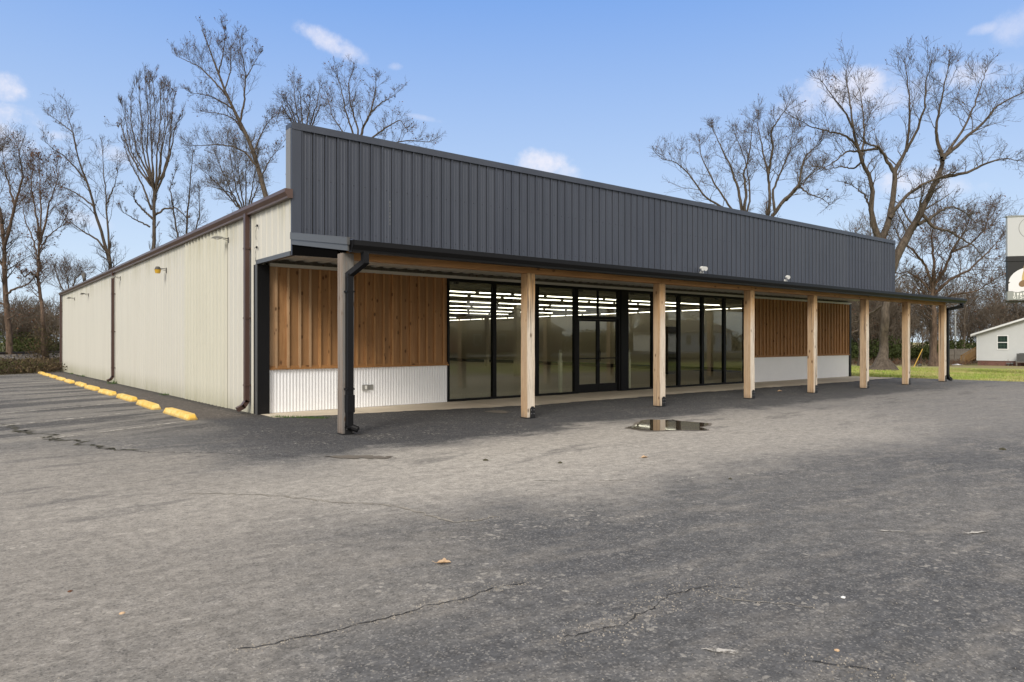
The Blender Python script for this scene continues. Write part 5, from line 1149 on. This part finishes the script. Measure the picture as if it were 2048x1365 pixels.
MB().box(-hw, hw, -.1, .1, z_bot, z_por-.002).build('text_panel', M['sign_grey'], BB)
MB().tube([(0, .25, 0), (0, .25, z_top-.3)], .16, 14).build('pole', M['lamp_dark'], BB, smooth=False)
MB().box(-hw, hw, .12, .2, z_bot-.12, z_bot-.04).build('catwalk', M['lamp_dark'], BB)
# ring logo on the white panel
mb = MB(); cx_, cz_, R_ = -hw+.96, zt(456), .50
for a0 in range(64):
    a_, b_ = 2*math.pi*a0/64, 2*math.pi*(a0+1)/64
    mb.add([(cx_+r*math.cos(q), -.103, cz_+r*math.sin(q)) for r, q in ((R_, a_), (R_, b_), (R_-.022, b_), (R_-.022, a_))], [(0, 1, 2, 3)])
mb.box(cx_-.24, cx_-.18, -.104, -.101, cz_-.16, cz_+.12); mb.box(cx_-.18, cx_-.05, -.104, -.101, cz_+.07, cz_+.12); mb.box(cx_-.18, cx_-.08, -.104, -.101, cz_-.05, cz_-.01); mb.build('ring_logo', M['sign_line'], BB)
def disc(mb, cx, cz, rx, rz_, y, a0=0, a1=360, n=28, rot=0):
    ps = [(cx+rx*math.cos(math.radians(a0+(a1-a0)*i/n))*math.cos(rot)-rz_*math.sin(math.radians(a0+(a1-a0)*i/n))*math.sin(rot), y, cz+rx*math.cos(math.radians(a0+(a1-a0)*i/n))*math.sin(rot)+rz_*math.sin(math.radians(a0+(a1-a0)*i/n))*math.cos(rot)) for i in range(n)]
    return mb.add(ps, [tuple(range(n))])
fx, fz = -hw+1.02, zt(541)
pr_ = MB(); disc(pr_, fx, fz-.62, .98, .78, -.1015, 0, 180); pr_.box(fx-.98, fx+.98, -.1015, -.1005, z_por+.01, fz-.62); disc(pr_, fx-.62, fz-.72, .36, .3, -.1012); pr_.build('printed_shirt', M['print_shirt'], pp_)
pr_ = MB(); disc(pr_, fx, fz+.04, .36, .50, -.1022); disc(pr_, fx-.26, fz-.28, .16, .46, -.1022, rot=-.15); disc(pr_, fx+.26, fz-.28, .16, .46, -.1022, rot=.15); pr_.build('printed_hair', M['print_hair'], pp_)
pr_ = MB(); disc(pr_, fx-.38, fz-.62, .19, .15, -.1026, rot=.6); pr_.build('printed_curl', M['print_hairdark'], pp_)
pr_ = MB(); disc(pr_, fx+.02, fz-.02, .225, .31, -.103); pr_.add([(fx-.12, -.1027, fz-.25), (fx+.16, -.1027, fz-.25), (fx+.2, -.1027, fz-.6), (fx-.14, -.1027, fz-.6)], [(0, 1, 2, 3)]); pr_.build('printed_face', M['print_skin'], pp_)
pr_ = MB(); disc(pr_, fx-.07, fz+.03, .035, .016, -.1036); disc(pr_, fx+.11, fz+.03, .035, .016, -.1036); disc(pr_, fx+.02, fz-.15, .075, .03, -.1036, 180, 360); pr_.build('printed_features', M['print_mouth'], pp_)
def text3d(s, size, loc, m, parent, name='lettering'):
    cu = bpy.data.curves.new(name, 'FONT'); cu.body = s; cu.size = size; cu.extrude = .004; cu.materials.append(m)
    tmp = bpy.data.objects.new('tmp', cu); COL.objects.link(tmp); bpy.context.view_layer.update(); me = bpy.data.meshes.new_from_object(tmp); bpy.data.objects.remove(tmp)
    o = bpy.data.objects.new(name, me); COL.objects.link(o); o.parent = parent; o.location = loc; o.rotation_euler = (math.pi/2, 0, 0); return o
text3d('615-483', .27, (-hw+.22, -.106, zt(598.0)), M['sign_text'], BB)
text3d('Jimmy T', .17, (-hw+.24, -.106, zt(589.8)), M['sign_text'], BB, 'name_lettering') if False else None
mb = MB()
for i_, w_ in enumerate((.05, .10, .10, .10, .03, .13, .05, .1, .1, .08)): mb.box(-hw+.26+i_*.13, -hw+.26+i_*.13+w_*.8, -.104, -.101, zt(590.2), zt(586.6)+(.03 if i_ % 3 == 0 else 0))
mb.build('small_lettering', M['sign_text'], BB)

# ------------------------------------------------------------------ across the road: mirrored in the glazing and the puddle
def simple_house(name, label, x, y, L, Wd, h, m, rz=0):
    r_ = empty(name, (x, y, 0), label, 'house', rz=rz)
    MB().box(0, L, 0, Wd, 0, h).build('wall', M[m], r_)
    mb = MB(); mb.prism([(-.5, h), (Wd+.5, h), (Wd/2, h+Wd*.22)], 'x', -.5, L+.5); mb.build('roof', M['roof_shingle'], r_)
    for k in range(4):
        x0 = L*(k+.6)/4.4
        mb = MB(); mb.box(x0-.08, x0+1.08, Wd, Wd+.04, .9, 2.3); f_ = mb.build('window', M['white_trim_paint'], r_); mb = MB(); mb.box(x0, x0+1.0, Wd+.041, Wd+.05, .98, 2.22); mb.build('pane', M['dark_pane'], f_)
    return r_
simple_house('brick_house', 'long brick house with white windows across the road, mirrored in the left windows', 48, -52, 17, 9, 2.8, 'brick')
simple_house('white_house', 'white house across the road, mirrored in the right windows', 76, -40, 12, 8, 2.7, 'white_trim_paint')
def mirror_tree(x, y, h, seed, label):
    rng = np.random.default_rng(seed); r_ = empty('roadside_tree', (x, y, 0), label, 'tree', 'trees across the road')
    t = np.linspace(0, 1, 14)[:, None]; pn = (np.array([[0, 0, h]])*t+np.cumsum(rng.normal(size=(14, 3))*.12, 0)*np.array([1, 1, .1]))[None]; rn = (np.linspace(.3, .04, 14))[None]
    v, f = tubes(pn, rn, 8); link('trunk', mesh_np('trunk_m', v, f, [M['bark_brown']]), r_)
    P1, R1 = spawn(pn, rn, 26, h*.5, t0=.2, up=.5, rng=rng, rmin=.03, n=6); P2, R2 = spawn(P1, R1, 8, h*.2, t0=.2, rng=rng, rmin=.025, n=4); P3, R3 = spawn(P2, R2, 4, h*.1, t0=.2, rng=rng, rmin=.02, n=3)
    V, F, mi = join([(*tubes(P1, R1, 4), 0), (*tubes(P2, R2, 3), 0), (*tubes(P3, R3, 3), 0)]); link('crown', mesh_np('crown_m', V, F, [M['twigs_brown']], mi), r_); return r_
ms = [mirror_tree(0, 0, 13, 100+k, 't') for k in range(3)]
spots = [(-10+k*9.5+RNG.uniform(-3, 3), -64-RNG.uniform(0, 16)) for k in range(17)]
labs = ['bare tree across the road, number %d from the left in the mirrored line' % (k+1) for k in range(17)]
for k, (x, y) in enumerate(spots):
    o = ms[k] if k < 3 else copy_tree(ms[k % 3]); o.location = (x, y, 0); o.rotation_euler = (0, 0, RNG.uniform(0, 6)); s_ = RNG.uniform(.8, 1.2); o.scale = (s_, s_, s_)
    o['label'] = 'bare tree across the road, seen only as a reflection in the glass'; o['group'] = 'trees across the road'
C = []
rng = np.random.default_rng(77)
for _ in range(80):
    q = np.array([rng.uniform(-20, 150), rng.uniform(-84, -66), 1.2]); C.append(q+nrm(rng.normal(size=(300, 3)))*(rng.random((300, 1))**.4)*rng.uniform(2., 4.2)*np.array([1, 1, .8]))
C = np.concatenate(C); v, f = leaf_quads(C, .35, rng); o = link('hedge_across_road', mesh_np('hedge_across_road', v, f, [M['evergreen_leaves']], smooth=False)); tag(o, 'dark hedge row across the road behind the camera', 'hedge', kind='stuff')
